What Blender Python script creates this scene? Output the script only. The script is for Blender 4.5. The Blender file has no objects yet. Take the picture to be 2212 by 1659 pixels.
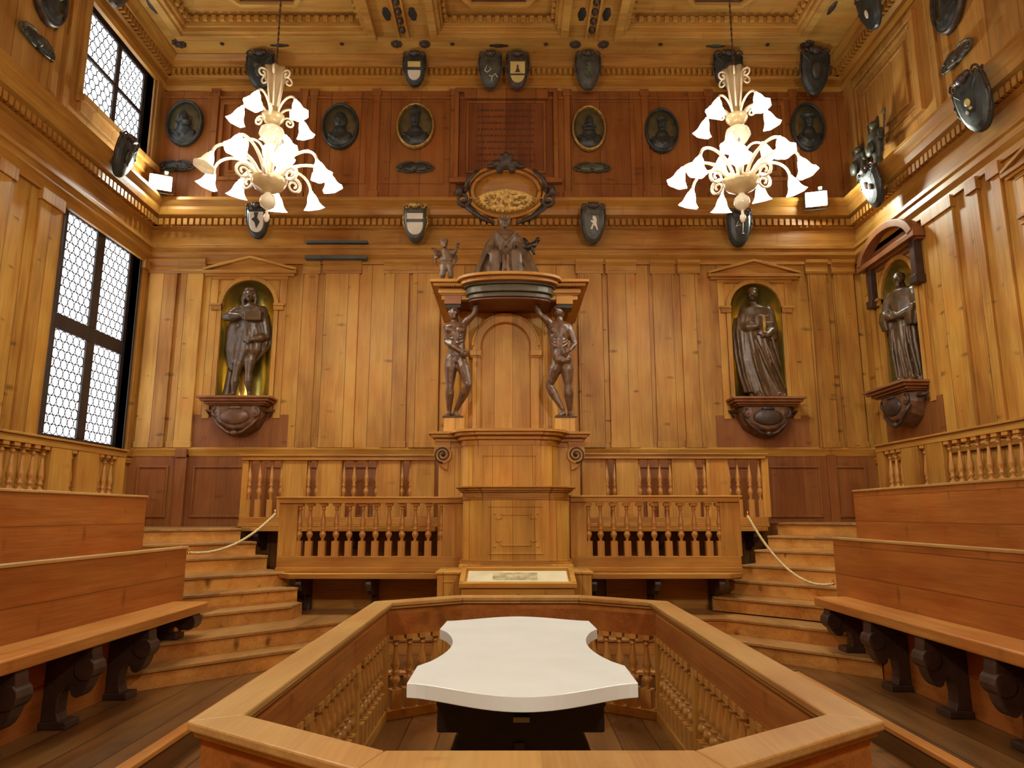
import bpy, bmesh, math, random
from mathutils import Vector, Matrix
C = bpy.context.scene.collection
S = bpy.context.scene
PI = math.pi
R = math.radians
# ------------------------------------------------------------------ camera
cam_d = bpy.data.cameras.new('camera')
cam_d.sensor_width = 36.0
cam_d.lens = 1540.0 / 2212.0 * 36.0
cam_d.clip_start = 0.05
cam = bpy.data.objects.new('camera', cam_d)
C.objects.link(cam)
cam.location = (0, 0, 1.6)
cam.rotation_euler = (R(90 + 10.34), 0, -math.atan(4 / 1565))
S.camera = cam
# ------------------------------------------------------------------ world, exposure
w = bpy.data.worlds.new('world'); S.world = w; w.use_nodes = True
w.node_tree.nodes['Background'].inputs[0].default_value = (0.75, 0.85, 1.0, 1)
w.node_tree.nodes['Background'].inputs[1].default_value = 0.6
S.view_settings.view_transform = 'Standard'
S.view_settings.look = 'None'
S.view_settings.gamma = 1.0
S.view_settings.use_curve_mapping = False
S.view_settings.exposure = 0.0
S.cycles.max_bounces = 7
S.cycles.diffuse_bounces = 4
S.cycles.adaptive_threshold = 0.04
S.cycles.glossy_bounces = 3
S.cycles.transmission_bounces = 3
S.cycles.sample_clamp_indirect = 4.0
S.cycles.caustics_reflective = False
S.cycles.caustics_refractive = False
SHADE_E, BULB_E, LAMP_E, WIN_E, REAR_E = 6.5, 430.0, 340.0, 3.4, 440.0
for lx, le in ((-2.7, 1.0), (2.6, 1.0)):   # fill lights added behind the camera to brighten front-facing woodwork, for assumed chandeliers
    ld = bpy.data.lights.new('rear_fill_light', 'POINT'); ld.energy = REAR_E * le; ld.color = (1.0, 1.0, 0.92); ld.shadow_soft_size = 0.2
    lo_ = bpy.data.objects.new('rear_fill_light', ld); C.objects.link(lo_); lo_.location = (lx, -0.6, 5.3)
XL, XR, YB, YF, ZC = -5.85, 5.65, 11.0, -3.0, 9.15

# ------------------------------------------------------------------ materials
def new_mat(name):
    m = bpy.data.materials.new(name); m.use_nodes = True
    n = m.node_tree.nodes; n.clear()
    o = n.new('ShaderNodeOutputMaterial'); b = n.new('ShaderNodeBsdfPrincipled')
    m.node_tree.links.new(b.outputs[0], o.inputs[0])
    return m, n, m.node_tree.links, b
def math_n(n, l, op, a, b=None, c=None):
    q = n.new('ShaderNodeMath'); q.operation = op
    for i, v in enumerate((a, b, c)):
        if v is None: continue
        if isinstance(v, (int, float)): q.inputs[i].default_value = v
        else: l.new(v, q.inputs[i])
    return q.outputs[0]
def plain(name, col, rough=0.5, metal=0.0, noise=0.25, scale=6.0, bump=0.0, spec=0.5):
    m, n, l, b = new_mat(name)
    t = n.new('ShaderNodeTexCoord'); ns = n.new('ShaderNodeTexNoise')
    ns.inputs['Scale'].default_value = scale; ns.inputs['Detail'].default_value = 5
    l.new(t.outputs['Object'], ns.inputs['Vector'])
    r = n.new('ShaderNodeValToRGB')
    r.color_ramp.elements[0].position = 0.3; r.color_ramp.elements[1].position = 0.7
    r.color_ramp.elements[0].color = tuple(c * (1 - noise) for c in col) + (1,)
    r.color_ramp.elements[1].color = tuple(min(1, c * (1 + noise)) for c in col) + (1,)
    l.new(ns.outputs[0], r.inputs[0]); l.new(r.outputs[0], b.inputs['Base Color'])
    b.inputs['Roughness'].default_value = rough; b.inputs['Metallic'].default_value = metal
    b.inputs['Specular IOR Level'].default_value = spec
    if bump:
        bp = n.new('ShaderNodeBump'); bp.inputs['Strength'].default_value = bump; bp.inputs['Distance'].default_value = 0.02
        l.new(ns.outputs[0], bp.inputs['Height']); l.new(bp.outputs[0], b.inputs['Normal'])
    return m
def emis(name, col, st):
    m, n, l, b = new_mat(name)
    b.inputs['Base Color'].default_value = col + (1,)
    b.inputs['Emission Color'].default_value = col + (1,)
    b.inputs['Emission Strength'].default_value = st
    b.inputs['Roughness'].default_value = 0.3
    return m
def wood(name, dark, light, across='X', grain='Z', pw=0.3, knots=0.5, rough=0.5, var=0.5, seam=0.005, gs=1.0, spec=0.35):
    """planked softwood: boards side by side along `across`, grain running along `grain`"""
    m, n, l, b = new_mat(name)
    t = n.new('ShaderNodeTexCoord'); sp = n.new('ShaderNodeSeparateXYZ')
    l.new(t.outputs['Object'], sp.inputs[0])
    ax = {'X': 0, 'Y': 1, 'Z': 2}
    a = sp.outputs[ax[across]]; g = sp.outputs[ax[grain]]
    o = sp.outputs[({0, 1, 2} - {ax[across], ax[grain]}).pop()]
    q = math_n(n, l, 'DIVIDE', a, pw)
    idn = math_n(n, l, 'FLOOR', q)
    wn = n.new('ShaderNodeTexWhiteNoise'); wn.noise_dimensions = '1D'
    l.new(math_n(n, l, 'ADD', idn, 3.37), wn.inputs['W'])
    rnd = wn.outputs['Value']
    def vec(sa, so, sg, off):
        cb = n.new('ShaderNodeCombineXYZ')
        l.new(math_n(n, l, 'MULTIPLY', a, sa), cb.inputs[0]); l.new(math_n(n, l, 'MULTIPLY', o, so), cb.inputs[1])
        l.new(math_n(n, l, 'MULTIPLY_ADD', rnd, off, math_n(n, l, 'MULTIPLY', g, sg)), cb.inputs[2])
        return cb.outputs[0]
    n1 = n.new('ShaderNodeTexNoise'); n1.inputs['Scale'].default_value = gs; n1.inputs['Detail'].default_value = 5; n1.inputs['Distortion'].default_value = 0.6
    l.new(vec(11, 11, 0.9, 37), n1.inputs['Vector'])
    n2 = n.new('ShaderNodeTexNoise'); n2.inputs['Scale'].default_value = gs; n2.inputs['Detail'].default_value = 3
    l.new(vec(70, 70, 2.5, 61), n2.inputs['Vector'])
    n3 = n.new('ShaderNodeTexNoise'); n3.inputs['Scale'].default_value = 0.9; n3.inputs['Detail'].default_value = 2
    l.new(vec(2.0, 2.0, 1.0, 9), n3.inputs['Vector'])
    s = math_n(n, l, 'MULTIPLY_ADD', n2.outputs[0], 0.35, math_n(n, l, 'MULTIPLY', n1.outputs[0], 0.45))
    s = math_n(n, l, 'MULTIPLY_ADD', rnd, 0.28 * var, s)
    s = math_n(n, l, 'MULTIPLY_ADD', n3.outputs[0], 0.75 * var, s)
    s = math_n(n, l, 'SUBTRACT', s, 0.34 * var)
    r = n.new('ShaderNodeValToRGB')
    r.color_ramp.elements[0].position = 0.27; r.color_ramp.elements[1].position = 0.70
    r.color_ramp.elements[0].color = dark + (1,); r.color_ramp.elements[1].color = light + (1,)
    l.new(s, r.inputs[0])
    hm = n.new('ShaderNodeMix'); hm.data_type = 'RGBA'; hm.blend_type = 'MULTIPLY'   # some boards and patches are redder
    n4 = n.new('ShaderNodeTexNoise'); n4.inputs['Scale'].default_value = 1.0; n4.inputs['Detail'].default_value = 3; l.new(vec(2.6, 2.6, 1.7, 31), n4.inputs['Vector'])
    hr = n.new('ShaderNodeMapRange'); l.new(n4.outputs[0], hr.inputs[0]); hr.inputs[1].default_value = 0.42; hr.inputs[2].default_value = 0.68
    l.new(hr.outputs[0], hm.inputs[0]); l.new(r.outputs[0], hm.inputs[6]); hm.inputs[7].default_value = (0.95, 0.80, 0.70, 1)
    col = hm.outputs[2]
    def darken(col, fac, c2):
        mx = n.new('ShaderNodeMix'); mx.data_type = 'RGBA'
        l.new(fac, mx.inputs[0]); l.new(col, mx.inputs[6]); mx.inputs[7].default_value = c2 + (1,)
        return mx.outputs[2]
    dk = tuple(c * 0.28 for c in dark)
    if knots:
        vo = n.new('ShaderNodeTexVoronoi'); vo.inputs['Scale'].default_value = 1.0; vo.inputs['Randomness'].default_value = 1.0
        nw = n.new('ShaderNodeTexNoise'); nw.inputs['Scale'].default_value = 1.0; nw.inputs['Detail'].default_value = 2; l.new(vec(9, 9, 14, 11), nw.inputs['Vector'])
        vm = n.new('ShaderNodeVectorMath'); vm.operation = 'MULTIPLY_ADD'; l.new(nw.outputs['Color'], vm.inputs[0]); vm.inputs[1].default_value = (.22, .22, .22); l.new(vec(2.3, 2.3, 6.2, 23), vm.inputs[2])
        l.new(vm.outputs[0], vo.inputs['Vector'])
        sc_ = n.new('ShaderNodeSeparateColor'); l.new(vo.outputs['Color'], sc_.inputs[0])
        vd = math_n(n, l, 'DIVIDE', vo.outputs['Distance'], math_n(n, l, 'MULTIPLY_ADD', sc_.outputs[0], 1.3, 0.25))
        mr = n.new('ShaderNodeMapRange'); mr.interpolation_type = 'SMOOTHSTEP'
        l.new(vd, mr.inputs[0]); mr.inputs[1].default_value = 0.03; mr.inputs[2].default_value = 0.20
        mr.inputs[3].default_value = knots * 0.9; mr.inputs[4].default_value = 0
        col = darken(col, mr.outputs[0], dk)
    if seam:
        f = math_n(n, l, 'FRACT', q); f = math_n(n, l, 'MINIMUM', f, math_n(n, l, 'SUBTRACT', 1.0, f))
        f = math_n(n, l, 'LESS_THAN', f, seam / pw)
        f = math_n(n, l, 'MULTIPLY', f, 0.75)
        col = darken(col, f, dk)
    l.new(col, b.inputs['Base Color'])
    b.inputs['Roughness'].default_value = rough; b.inputs['Specular IOR Level'].default_value = spec
    bp = n.new('ShaderNodeBump'); bp.inputs['Strength'].default_value = 0.12; bp.inputs['Distance'].default_value = 0.01
    l.new(n2.outputs[0], bp.inputs['Height']); l.new(bp.outputs[0], b.inputs['Normal'])
    return m
D1, L1 = (0.27, 0.110, 0.018), (0.60, 0.325, 0.062)
M = {}
M['wall_x'] = wood('pine_wall_back', D1, L1, 'X', 'Z', 0.37, 0.8, 0.5, 0.9)
M['wall_y'] = wood('pine_wall_side', D1, L1, 'Y', 'Z', 0.37, 0.8, 0.5, 0.9)
M['wood_z'] = wood('pine_upright', D1, L1, 'X', 'Z', 0.25, 0.25, 0.45, 0.7, seam=0)
M['wood_x'] = wood('pine_crosswise', D1, L1, 'Z', 'X', 0.45, 0.3, 0.42, 0.6, seam=0)
M['wood_y'] = wood('pine_lengthwise', D1, L1, 'Z', 'Y', 0.45, 0.3, 0.42, 0.6, seam=0)
M['dado'] = wood('pine_dado', (0.153, 0.05, 0.013), (0.324, 0.124, 0.033), 'X', 'Z', 0.5, 0.4, 0.45, 0.6, seam=0)
M['dark_x'] = wood('old_pine_upper', (0.162, 0.05, 0.01), (0.357, 0.137, 0.03), 'X', 'Z', 0.5, 0.5, 0.5, 0.8)
M['dark_y'] = wood('old_pine_upper_side', (0.24, 0.105, 0.022), (0.50, 0.26, 0.062), 'Y', 'Z', 0.5, 0.5, 0.5, 0.8)
M['back_y'] = wood('bench_back_board', (0.24, 0.071, 0.012), (0.48, 0.176, 0.034), 'Z', 'Y', 0.28, 0.5, 0.38, 0.5, seam=0.003)
M['seat_y'] = wood('bench_seat_board', (0.34, 0.13, 0.028), (0.62, 0.302, 0.074), 'X', 'Y', 0.6, 0.3, 0.3, 0.5, seam=0)
M['floor'] = wood('floor_board', (0.094, 0.04, 0.011), (0.231, 0.113, 0.033), 'X', 'Y', 0.26, 0.5, 0.33, 0.9)
M['tier'] = wood('tier_board', (0.065, 0.027, 0.007), (0.18, 0.086, 0.024), 'X', 'Y', 0.3, 0.4, 0.3, 1.0)
M['step'] = wood('step_board', (0.32, 0.130, 0.026), (0.68, 0.35, 0.085), 'Z', 'X', 0.5, 0.9, 0.4, 0.8, seam=0)
M['tread'] = wood('tread_board', (0.17, 0.082, 0.022), (0.42, 0.235, 0.075), 'X', 'Y', 0.6, 0.3, 0.32, 0.9, seam=0)
M['rail'] = wood('rail_top', (0.37, 0.205, 0.062), (0.60, 0.385, 0.135), 'X', 'Y', 3.0, 0.25, 0.3, 0.5, seam=0)
M['pulpit'] = wood('pulpit_board', (0.36, 0.175, 0.030), (0.68, 0.385, 0.080), 'X', 'Z', 0.24, 0.15, 0.38, 0.7, seam=0.003)
M['ceil'] = wood('ceiling_board', (0.336, 0.17, 0.034), (0.672, 0.4, 0.099), 'Y', 'X', 0.4, 0.25, 0.5, 0.8, seam=0)
M['ceil_dark'] = plain('ceiling_dark_field', (0.10, 0.045, 0.03), 0.6, noise=0.3)  # dark brown panel inside each coffer
M['turned'] = wood('turned_pine', (0.34, 0.150, 0.030), (0.66, 0.34, 0.085), 'X', 'Z', 3.0, 0, 0.28, 0.4, seam=0, spec=0.5)
M['black'] = plain('ebonised_wood', (0.014, 0.009, 0.008), 0.4, noise=0.4)
M['dark_wood'] = plain('dark_stained_wood', (0.05, 0.026, 0.018), 0.42, noise=0.4)
M['statue'] = plain('dark_carved_limewood', (0.10, 0.056, 0.024), 0.33, noise=0.4, scale=9, bump=0.4, spec=0.6)
M['flayed'] = plain('brown_carved_limewood', (0.115, 0.056, 0.026), 0.3, noise=0.4, scale=14, bump=0.55, spec=0.6)
M['lady'] = plain('grey_brown_limewood', (0.15, 0.092, 0.05), 0.4, noise=0.35, scale=9, bump=0.35)
M['console'] = plain('umber_carved_wood', (0.15, 0.07, 0.035), 0.4, noise=0.35, scale=12, bump=0.4)
M['shelf'] = plain('red_brown_shelf', (0.27, 0.105, 0.04), 0.35, noise=0.2)
M['gold'] = plain('gilded_niche', (0.66, 0.50, 0.10), 0.24, 0.8, noise=0.15, scale=3)
M['gilt'] = plain('gilt_carving', (0.45, 0.28, 0.07), 0.4, 0.5, noise=0.4, scale=20, bump=0.4)
M['slate'] = plain('blue_black_paint', (0.030, 0.036, 0.035), 0.4, noise=0.5, scale=9, bump=0.3)
M['slate_hi'] = plain('grey_green_paint', (0.062, 0.064, 0.048), 0.4, noise=0.4, scale=9, bump=0.3)
M['crest'] = plain('brown_black_carving', (0.06, 0.04, 0.03), 0.45, noise=0.4, scale=14, bump=0.4)
M['white'] = plain('white_paint', (0.72, 0.68, 0.58), 0.4, noise=0.1)
M['yellow'] = plain('ochre_paint', (0.62, 0.50, 0.18), 0.4, noise=0.1)
M['olive'] = plain('tarnished_gold_ground', (0.13, 0.11, 0.05), 0.4, 0.2, noise=0.4, scale=6)
M['greenp'] = plain('green_paint', (0.08, 0.10, 0.05), 0.4, noise=0.2)
M['marble'] = plain('white_marble', (0.84, 0.95, 0.96), 0.28, noise=0.035, scale=4)
M['lead'] = plain('lead_came', (0.02, 0.02, 0.022), 0.5)
M['frame'] = plain('window_frame_dark', (0.035, 0.024, 0.022), 0.45, noise=0.3)
M['steel'] = plain('grey_steel', (0.35, 0.35, 0.33), 0.35, 0.8)
M['lampbody'] = plain('lamp_housing', (0.12, 0.13, 0.11), 0.4, 0.3)
M['brass'] = plain('brass_hook', (0.80, 0.55, 0.22), 0.2, 1.0)
M['rope'] = plain('cream_rope', (0.55, 0.42, 0.20), 0.7, noise=0.3, scale=60, bump=0.5)
M['paper'] = plain('parchment', (0.66, 0.60, 0.38), 0.6, noise=0.12, scale=5)
M['bluegrey'] = plain('blue_grey_board', (0.07, 0.09, 0.09), 0.5)
M['glass'] = plain('cream_blown_glass', (0.85, 0.76, 0.56), 0.12, noise=0.08, spec=0.8)
M['amber'] = plain('amber_bowl_glass', (0.55, 0.40, 0.20), 0.12, noise=0.2, spec=0.8)
M['shade'] = emis('lit_frosted_shade', (1.0, 0.98, 0.88), SHADE_E)
M['bulb'] = emis('lit_bulb_glass', (1.0, 0.99, 0.90), BULB_E)
M['shade_dim'] = emis('dim_glow_frosted_shade', (0.9, 0.78, 0.5), 0.35)  # shade without a bulb, given a faint glow of its own
M['flood'] = emis('lit_halogen_face', (0.92, 1.0, 0.86), LAMP_E)
M['pane'] = emis('daylit_roundel_glass', (0.88, 0.93, 1.0), WIN_E)
m, n_, l_, b_ = new_mat('thin_amber_glass'); b_.inputs['Base Color'].default_value = (0.75, 0.62, 0.40, 1); b_.inputs['Roughness'].default_value = 0.1
tr_ = n_.new('ShaderNodeBsdfTransparent'); tr_.inputs[0].default_value = (0.95, 0.88, 0.75, 1); mx_ = n_.new('ShaderNodeMixShader'); mx_.inputs[0].default_value = 0.35
l_.new(tr_.outputs[0], mx_.inputs[1]); l_.new(b_.outputs[0], mx_.inputs[2]); l_.new(mx_.outputs[0], n_['Material Output'].inputs[0])
M['thin'] = m
m, n_, l_, b_ = new_mat('clear_glass'); b_.inputs['Transmission Weight'].default_value = 1; b_.inputs['Roughness'].default_value = 0.02; b_.inputs['IOR'].default_value = 1.3
M['clear'] = m

# ------------------------------------------------------------------ mesh helpers
class MB:
    def __init__(s): s.v = []; s.f = []
    def add(s, v, f, T=None):
        o = len(s.v)
        s.v += [tuple(T @ Vector(p)) if T else tuple(p) for p in v]
        s.f += [tuple(i + o for i in q) for q in f]
        return s
    def box(s, x0, x1, y0, y1, z0, z1, T=None):
        x0, x1 = sorted((x0, x1)); y0, y1 = sorted((y0, y1)); z0, z1 = sorted((z0, z1))
        v = [(x, y, z) for z in (z0, z1) for y in (y0, y1) for x in (x0, x1)]
        return s.add(v, [(0, 2, 3, 1), (4, 5, 7, 6), (0, 1, 5, 4), (2, 6, 7, 3), (0, 4, 6, 2), (1, 3, 7, 5)], T)
    def prism(s, poly, a, b, ax='z', T=None):
        k = len(poly)
        def p3(p, t): return {'z': (p[0], p[1], t), 'y': (p[0], t, p[1]), 'x': (t, p[0], p[1])}[ax]
        v = [p3(p, a) for p in poly] + [p3(p, b) for p in poly]
        f = [(i, (i + 1) % k, k + (i + 1) % k, k + i) for i in range(k)]
        return s.add(v, f + [tuple(range(k))[::-1], tuple(range(k, 2 * k))], T)
    def lathe(s, prof, c=(0, 0, 0), n=12, T=None, sx=1, sy=1, ruffle=None):
        v = []; k = len(prof)
        for r, z in prof:
            for i in range(n):
                a = 2 * PI * i / n; rr = r
                if ruffle: rr = r * (1 + ruffle(a, z))
                v.append((c[0] + rr * sx * math.cos(a), c[1] + rr * sy * math.sin(a), c[2] + z))
        f = [(j * n + i, j * n + (i + 1) % n, (j + 1) * n + (i + 1) % n, (j + 1) * n + i) for j in range(k - 1) for i in range(n)]
        f += [tuple(range(n))[::-1], tuple((k - 1) * n + i for i in range(n))]
        return s.add(v, f, T)
    def tube(s, pts, r, n=8, T=None, flat=None):
        pts = [Vector(p) for p in pts]; k = len(pts)
        rs = [r] * k if isinstance(r, (int, float)) else list(r)
        v = []; up = None
        for i, p in enumerate(pts):
            d = (pts[min(i + 1, k - 1)] - pts[max(i - 1, 0)]).normalized()
            if up is None:
                up = Vector((0, 0, 1)) if abs(d.z) < 0.9 else Vector((1, 0, 0))
            x = up.cross(d)
            if x.length < 1e-4: x = Vector((1, 0, 0)).cross(d)
            x.normalize(); y = d.cross(x).normalized(); up = y
            for j in range(n):
                a = 2 * PI * j / n
                v.append(p + x * rs[i] * math.cos(a) + y * rs[i] * math.sin(a) * (flat or 1))
        f = [(j * n + i, j * n + (i + 1) % n, (j + 1) * n + (i + 1) % n, (j + 1) * n + i) for j in range(k - 1) for i in range(n)]
        f += [tuple(range(n))[::-1], tuple((k - 1) * n + i for i in range(n))]
        return s.add(v, f, T)
    def limb(s, pts, r, n=10, T=None):
        """rounded tapering limb, closed: a tube with ball ends and ball joints"""
        s.tube(pts, r, n, T)
        rs = [r] * len(pts) if isinstance(r, (int, float)) else r
        for p, q in zip(pts, rs): s.ball(p, (q, q, q), n, T)
        return s
    def ball(s, c, r, n=12, T=None):
        if isinstance(r, (int, float)): r = (r, r, r)
        h = max(4, n // 2); v = [(c[0], c[1], c[2] - r[2])]
        for j in range(1, h):
            b = -PI / 2 + PI * j / h
            for i in range(n):
                a = 2 * PI * i / n
                v.append((c[0] + r[0] * math.cos(b) * math.cos(a), c[1] + r[1] * math.cos(b) * math.sin(a), c[2] + r[2] * math.sin(b)))
        v.append((c[0], c[1], c[2] + r[2])); t = len(v) - 1
        f = [(0, 1 + (i + 1) % n, 1 + i) for i in range(n)]
        for j in range(h - 2):
            f += [(1 + j * n + i, 1 + j * n + (i + 1) % n, 1 + (j + 1) * n + (i + 1) % n, 1 + (j + 1) * n + i) for i in range(n)]
        b0 = 1 + (h - 2) * n
        f += [(b0 + i, b0 + (i + 1) % n, t) for i in range(n)]
        return s.add(v, f, T)
    def loft(s, rings, T=None):
        n = len(rings[0]); v = [p for r in rings for p in r]; k = len(rings)
        f = [(j * n + i, j * n + (i + 1) % n, (j + 1) * n + (i + 1) % n, (j + 1) * n + i) for j in range(k - 1) for i in range(n)]
        return s.add(v, f + [tuple(range(n))[::-1], tuple((k - 1) * n + i for i in range(n))], T)
    def obj(s, name, mat, parent=None, smooth=False, bevel=0, world=False, remesh=0, solid=0):
        v = s.v
        if world and parent is not None:
            q = parent.location; v = [(a - q.x, b - q.y, c - q.z) for a, b, c in v]
        me = bpy.data.meshes.new(name); me.from_pydata(v, [], s.f); me.validate()
        bm = bmesh.new(); bm.from_mesh(me); bmesh.ops.recalc_face_normals(bm, faces=bm.faces); bm.to_mesh(me); bm.free()
        me.materials.append(mat)
        o = bpy.data.objects.new(name, me); C.objects.link(o)
        if parent is not None: o.parent = parent
        if smooth: me.shade_smooth()
        if solid:
            q = o.modifiers.new('solid', 'SOLIDIFY'); q.thickness = solid
        if bevel:
            q = o.modifiers.new('bevel', 'BEVEL'); q.width = bevel; q.segments = 2; q.limit_method = 'ANGLE'; q.angle_limit = R(40)
        if remesh:
            q = o.modifiers.new('merge', 'REMESH'); q.mode = 'VOXEL'; q.voxel_size = remesh; q.use_smooth_shade = True
            q = o.modifiers.new('soften', 'SMOOTH'); q.factor = 0.5; q.iterations = 1
        return o
def thing(name, label, cat, loc=(0, 0, 0), rz=0, group=None):
    o = bpy.data.objects.new(name, None); C.objects.link(o); o.empty_display_size = 0.1
    o.location = loc; o.rotation_euler = (0, 0, rz); o['label'] = label; o['category'] = cat
    if group: o['group'] = group
    return o
def tag(o, label, cat, group=None):
    o['label'] = label; o['category'] = cat
    if group: o['group'] = group
    return o
def struct(o): o['kind'] = 'structure'; return o
def child_copy(o, parent, loc, rz=0, scale=None):
    c = o.copy(); C.objects.link(c); c.parent = parent; c.location = loc; c.rotation_euler = (0, 0, rz)
    if scale: c.scale = scale
    return c
def dup(root, loc, label=None, rz=None):
    r = root.copy(); C.objects.link(r); r.location = loc
    if rz is not None: r.rotation_euler = (0, 0, rz)
    if label: r['label'] = label
    for ch in list(root.children):
        c = ch.copy(); C.objects.link(c); c.parent = r
        for g in list(ch.children):
            d = g.copy(); C.objects.link(d); d.parent = c
    return r
def off(poly, d):
    """offset a closed polygon inwards by d (mitred corners)"""
    n = len(poly); out = []
    area = sum(poly[i][0] * poly[(i + 1) % n][1] - poly[(i + 1) % n][0] * poly[i][1] for i in range(n))
    sg = 1 if area > 0 else -1
    for i in range(n):
        p0, p1, p2 = Vector(poly[i - 1]), Vector(poly[i]), Vector(poly[(i + 1) % n])
        a, b = (p1 - p0).normalized(), (p2 - p1).normalized()
        na, nb = Vector((-a.y, a.x)) * sg, Vector((-b.y, b.x)) * sg
        m_ = (na + nb); m_ = m_ / max(0.2, m_.dot(na))
        out.append(tuple(p1 + m_ * d))
    return out
def clip(poly, a, b, c):
    """keep the side of a polygon where a*x + b*y >= c"""
    out = []
    for i in range(len(poly)):
        p, q = poly[i - 1], poly[i]
        dp, dq = a * p[0] + b * p[1] - c, a * q[0] + b * q[1] - c
        if (dp >= 0) != (dq >= 0):
            t = dp / (dp - dq); out.append((p[0] + t * (q[0] - p[0]), p[1] + t * (q[1] - p[1])))
        if dq >= 0: out.append(q)
    return out
def arc(cx, cz, rx, a0, a1, n, rz=None):
    rz = rz or rx
    return [(cx + rx * math.cos(R(a0 + (a1 - a0) * i / n)), cz + rz * math.sin(R(a0 + (a1 - a0) * i / n))) for i in range(n + 1)]

# ------------------------------------------------------------------ room shell
def wall(mb, axis, plane, thick, u0, u1, z0, z1, openings):
    """axis 'x': wall running along X at Y=plane; 'y': running along Y at X=plane. openings: (ua, ub, za, zb)"""
    us = sorted({u0, u1} | {v for o in openings for v in o[:2]}); zs = sorted({z0, z1} | {v for o in openings for v in o[2:]})
    for i in range(len(us) - 1):
        for j in range(len(zs) - 1):
            um, zm = (us[i] + us[i + 1]) / 2, (zs[j] + zs[j + 1]) / 2
            if any(o[0] < um < o[1] and o[2] < zm < o[3] for o in openings): continue
            a, b = (plane, plane + thick)
            if axis == 'x': mb.box(us[i], us[i + 1], a, b, zs[j], zs[j + 1])
            else: mb.box(a, b, us[i], us[i + 1], zs[j], zs[j + 1])
def spandrel(mb, axis, plane, thick, cx, hw, zs, zt):
    for s in (-1, 1):
        poly = [(cx + s * hw, zt)] + [(cx + s * hw * math.cos(t * PI / 16), zs + (zt - zs) * math.sin(t * PI / 16)) for t in range(9)]
        mb.prism(poly, plane, plane + thick, 'y' if axis == 'x' else 'x')
def niche_shell(parent, axis, plane, sgn, cx, hw, zb, zs, depth=0.42):
    n = 16; rings = []
    def pt(a, rr, z):
        u = cx + hw * rr * math.cos(a); d = plane + sgn * (0.004 + depth * rr * math.sin(a))
        return (u, d, z) if axis == 'x' else (d, u, z)
    for z in (zb, zs): rings.append([pt(PI * i / n, 1, z) for i in range(n + 1)])
    for j in range(1, 9):
        b = PI / 2 * j / 8; rings.append([pt(PI * i / n, math.cos(b), zs + hw * math.sin(b)) for i in range(n + 1)])
    mb = MB(); v = [p for r in rings for p in r]; k = n + 1
    mb.add(v, [(j * k + i, j * k + i + 1, (j + 1) * k + i + 1, (j + 1) * k + i) for j in range(len(rings) - 1) for i in range(n)])
    mb.add([pt(PI * i / n, 1, zb) for i in range(n + 1)], [tuple(range(n + 1))])
    return mb.obj('niche_shell', M['gold'], parent, smooth=True)
NL = (-4.18, 0.415, 3.36, 4.88); NR = (3.92, 0.405, 3.35, 4.84); NW = (9.93, 0.44, 3.38, 4.80); NW2 = (6.75, 0.44, 3.38, 4.80)
mb = MB()
wall(mb, 'x', YB, 0.5, XL - 0.3, XR + 0.5, 0, ZC, [(n[0] - n[1], n[0] + n[1], n[2], n[3] + n[1]) for n in (NL, NR)])
for n in (NL, NR): spandrel(mb, 'x', YB, 0.5, n[0], n[1], n[3], n[3] + n[1])
wb = struct(mb.obj('wall_back', M['wall_x']))
niche_shell(wb, 'x', YB, 1, *NL); niche_shell(wb, 'x', YB, 1, *NR)
mb = MB()
wall(mb, 'y', XR, 0.5, YF, YB, 0, ZC, [(n[0] - n[1], n[0] + n[1], n[2], n[3] + n[1]) for n in (NW2, NW)])
for n in (NW2, NW): spandrel(mb, 'y', XR, 0.5, n[0], n[1], n[3], n[3] + n[1])
wr = struct(mb.obj('wall_right', M['wall_y']))
niche_shell(wr, 'y', XR, 1, *NW); niche_shell(wr, 'y', XR, 1, *NW2)
W1 = (8.85, 10.75, 2.5, 5.75); W2 = (8.85, 10.62, 7.22, 8.74)
mb = MB()
wall(mb, 'y', XL, -0.35, YF, YB, 0, ZC, [W1, W2])
wl = struct(mb.obj('wall_left', M['wall_y']))
mb = MB(); wall(mb, 'x', YF, -0.3, XL - 0.3, XR + 0.5, 0, ZC, []); struct(mb.obj('wall_rear', M['wall_x']))
mb = MB(); mb.box(XL - 0.3, XR + 0.5, YF - 0.3, YB, -0.2, 0); struct(mb.obj('floor', M['floor']))
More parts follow.
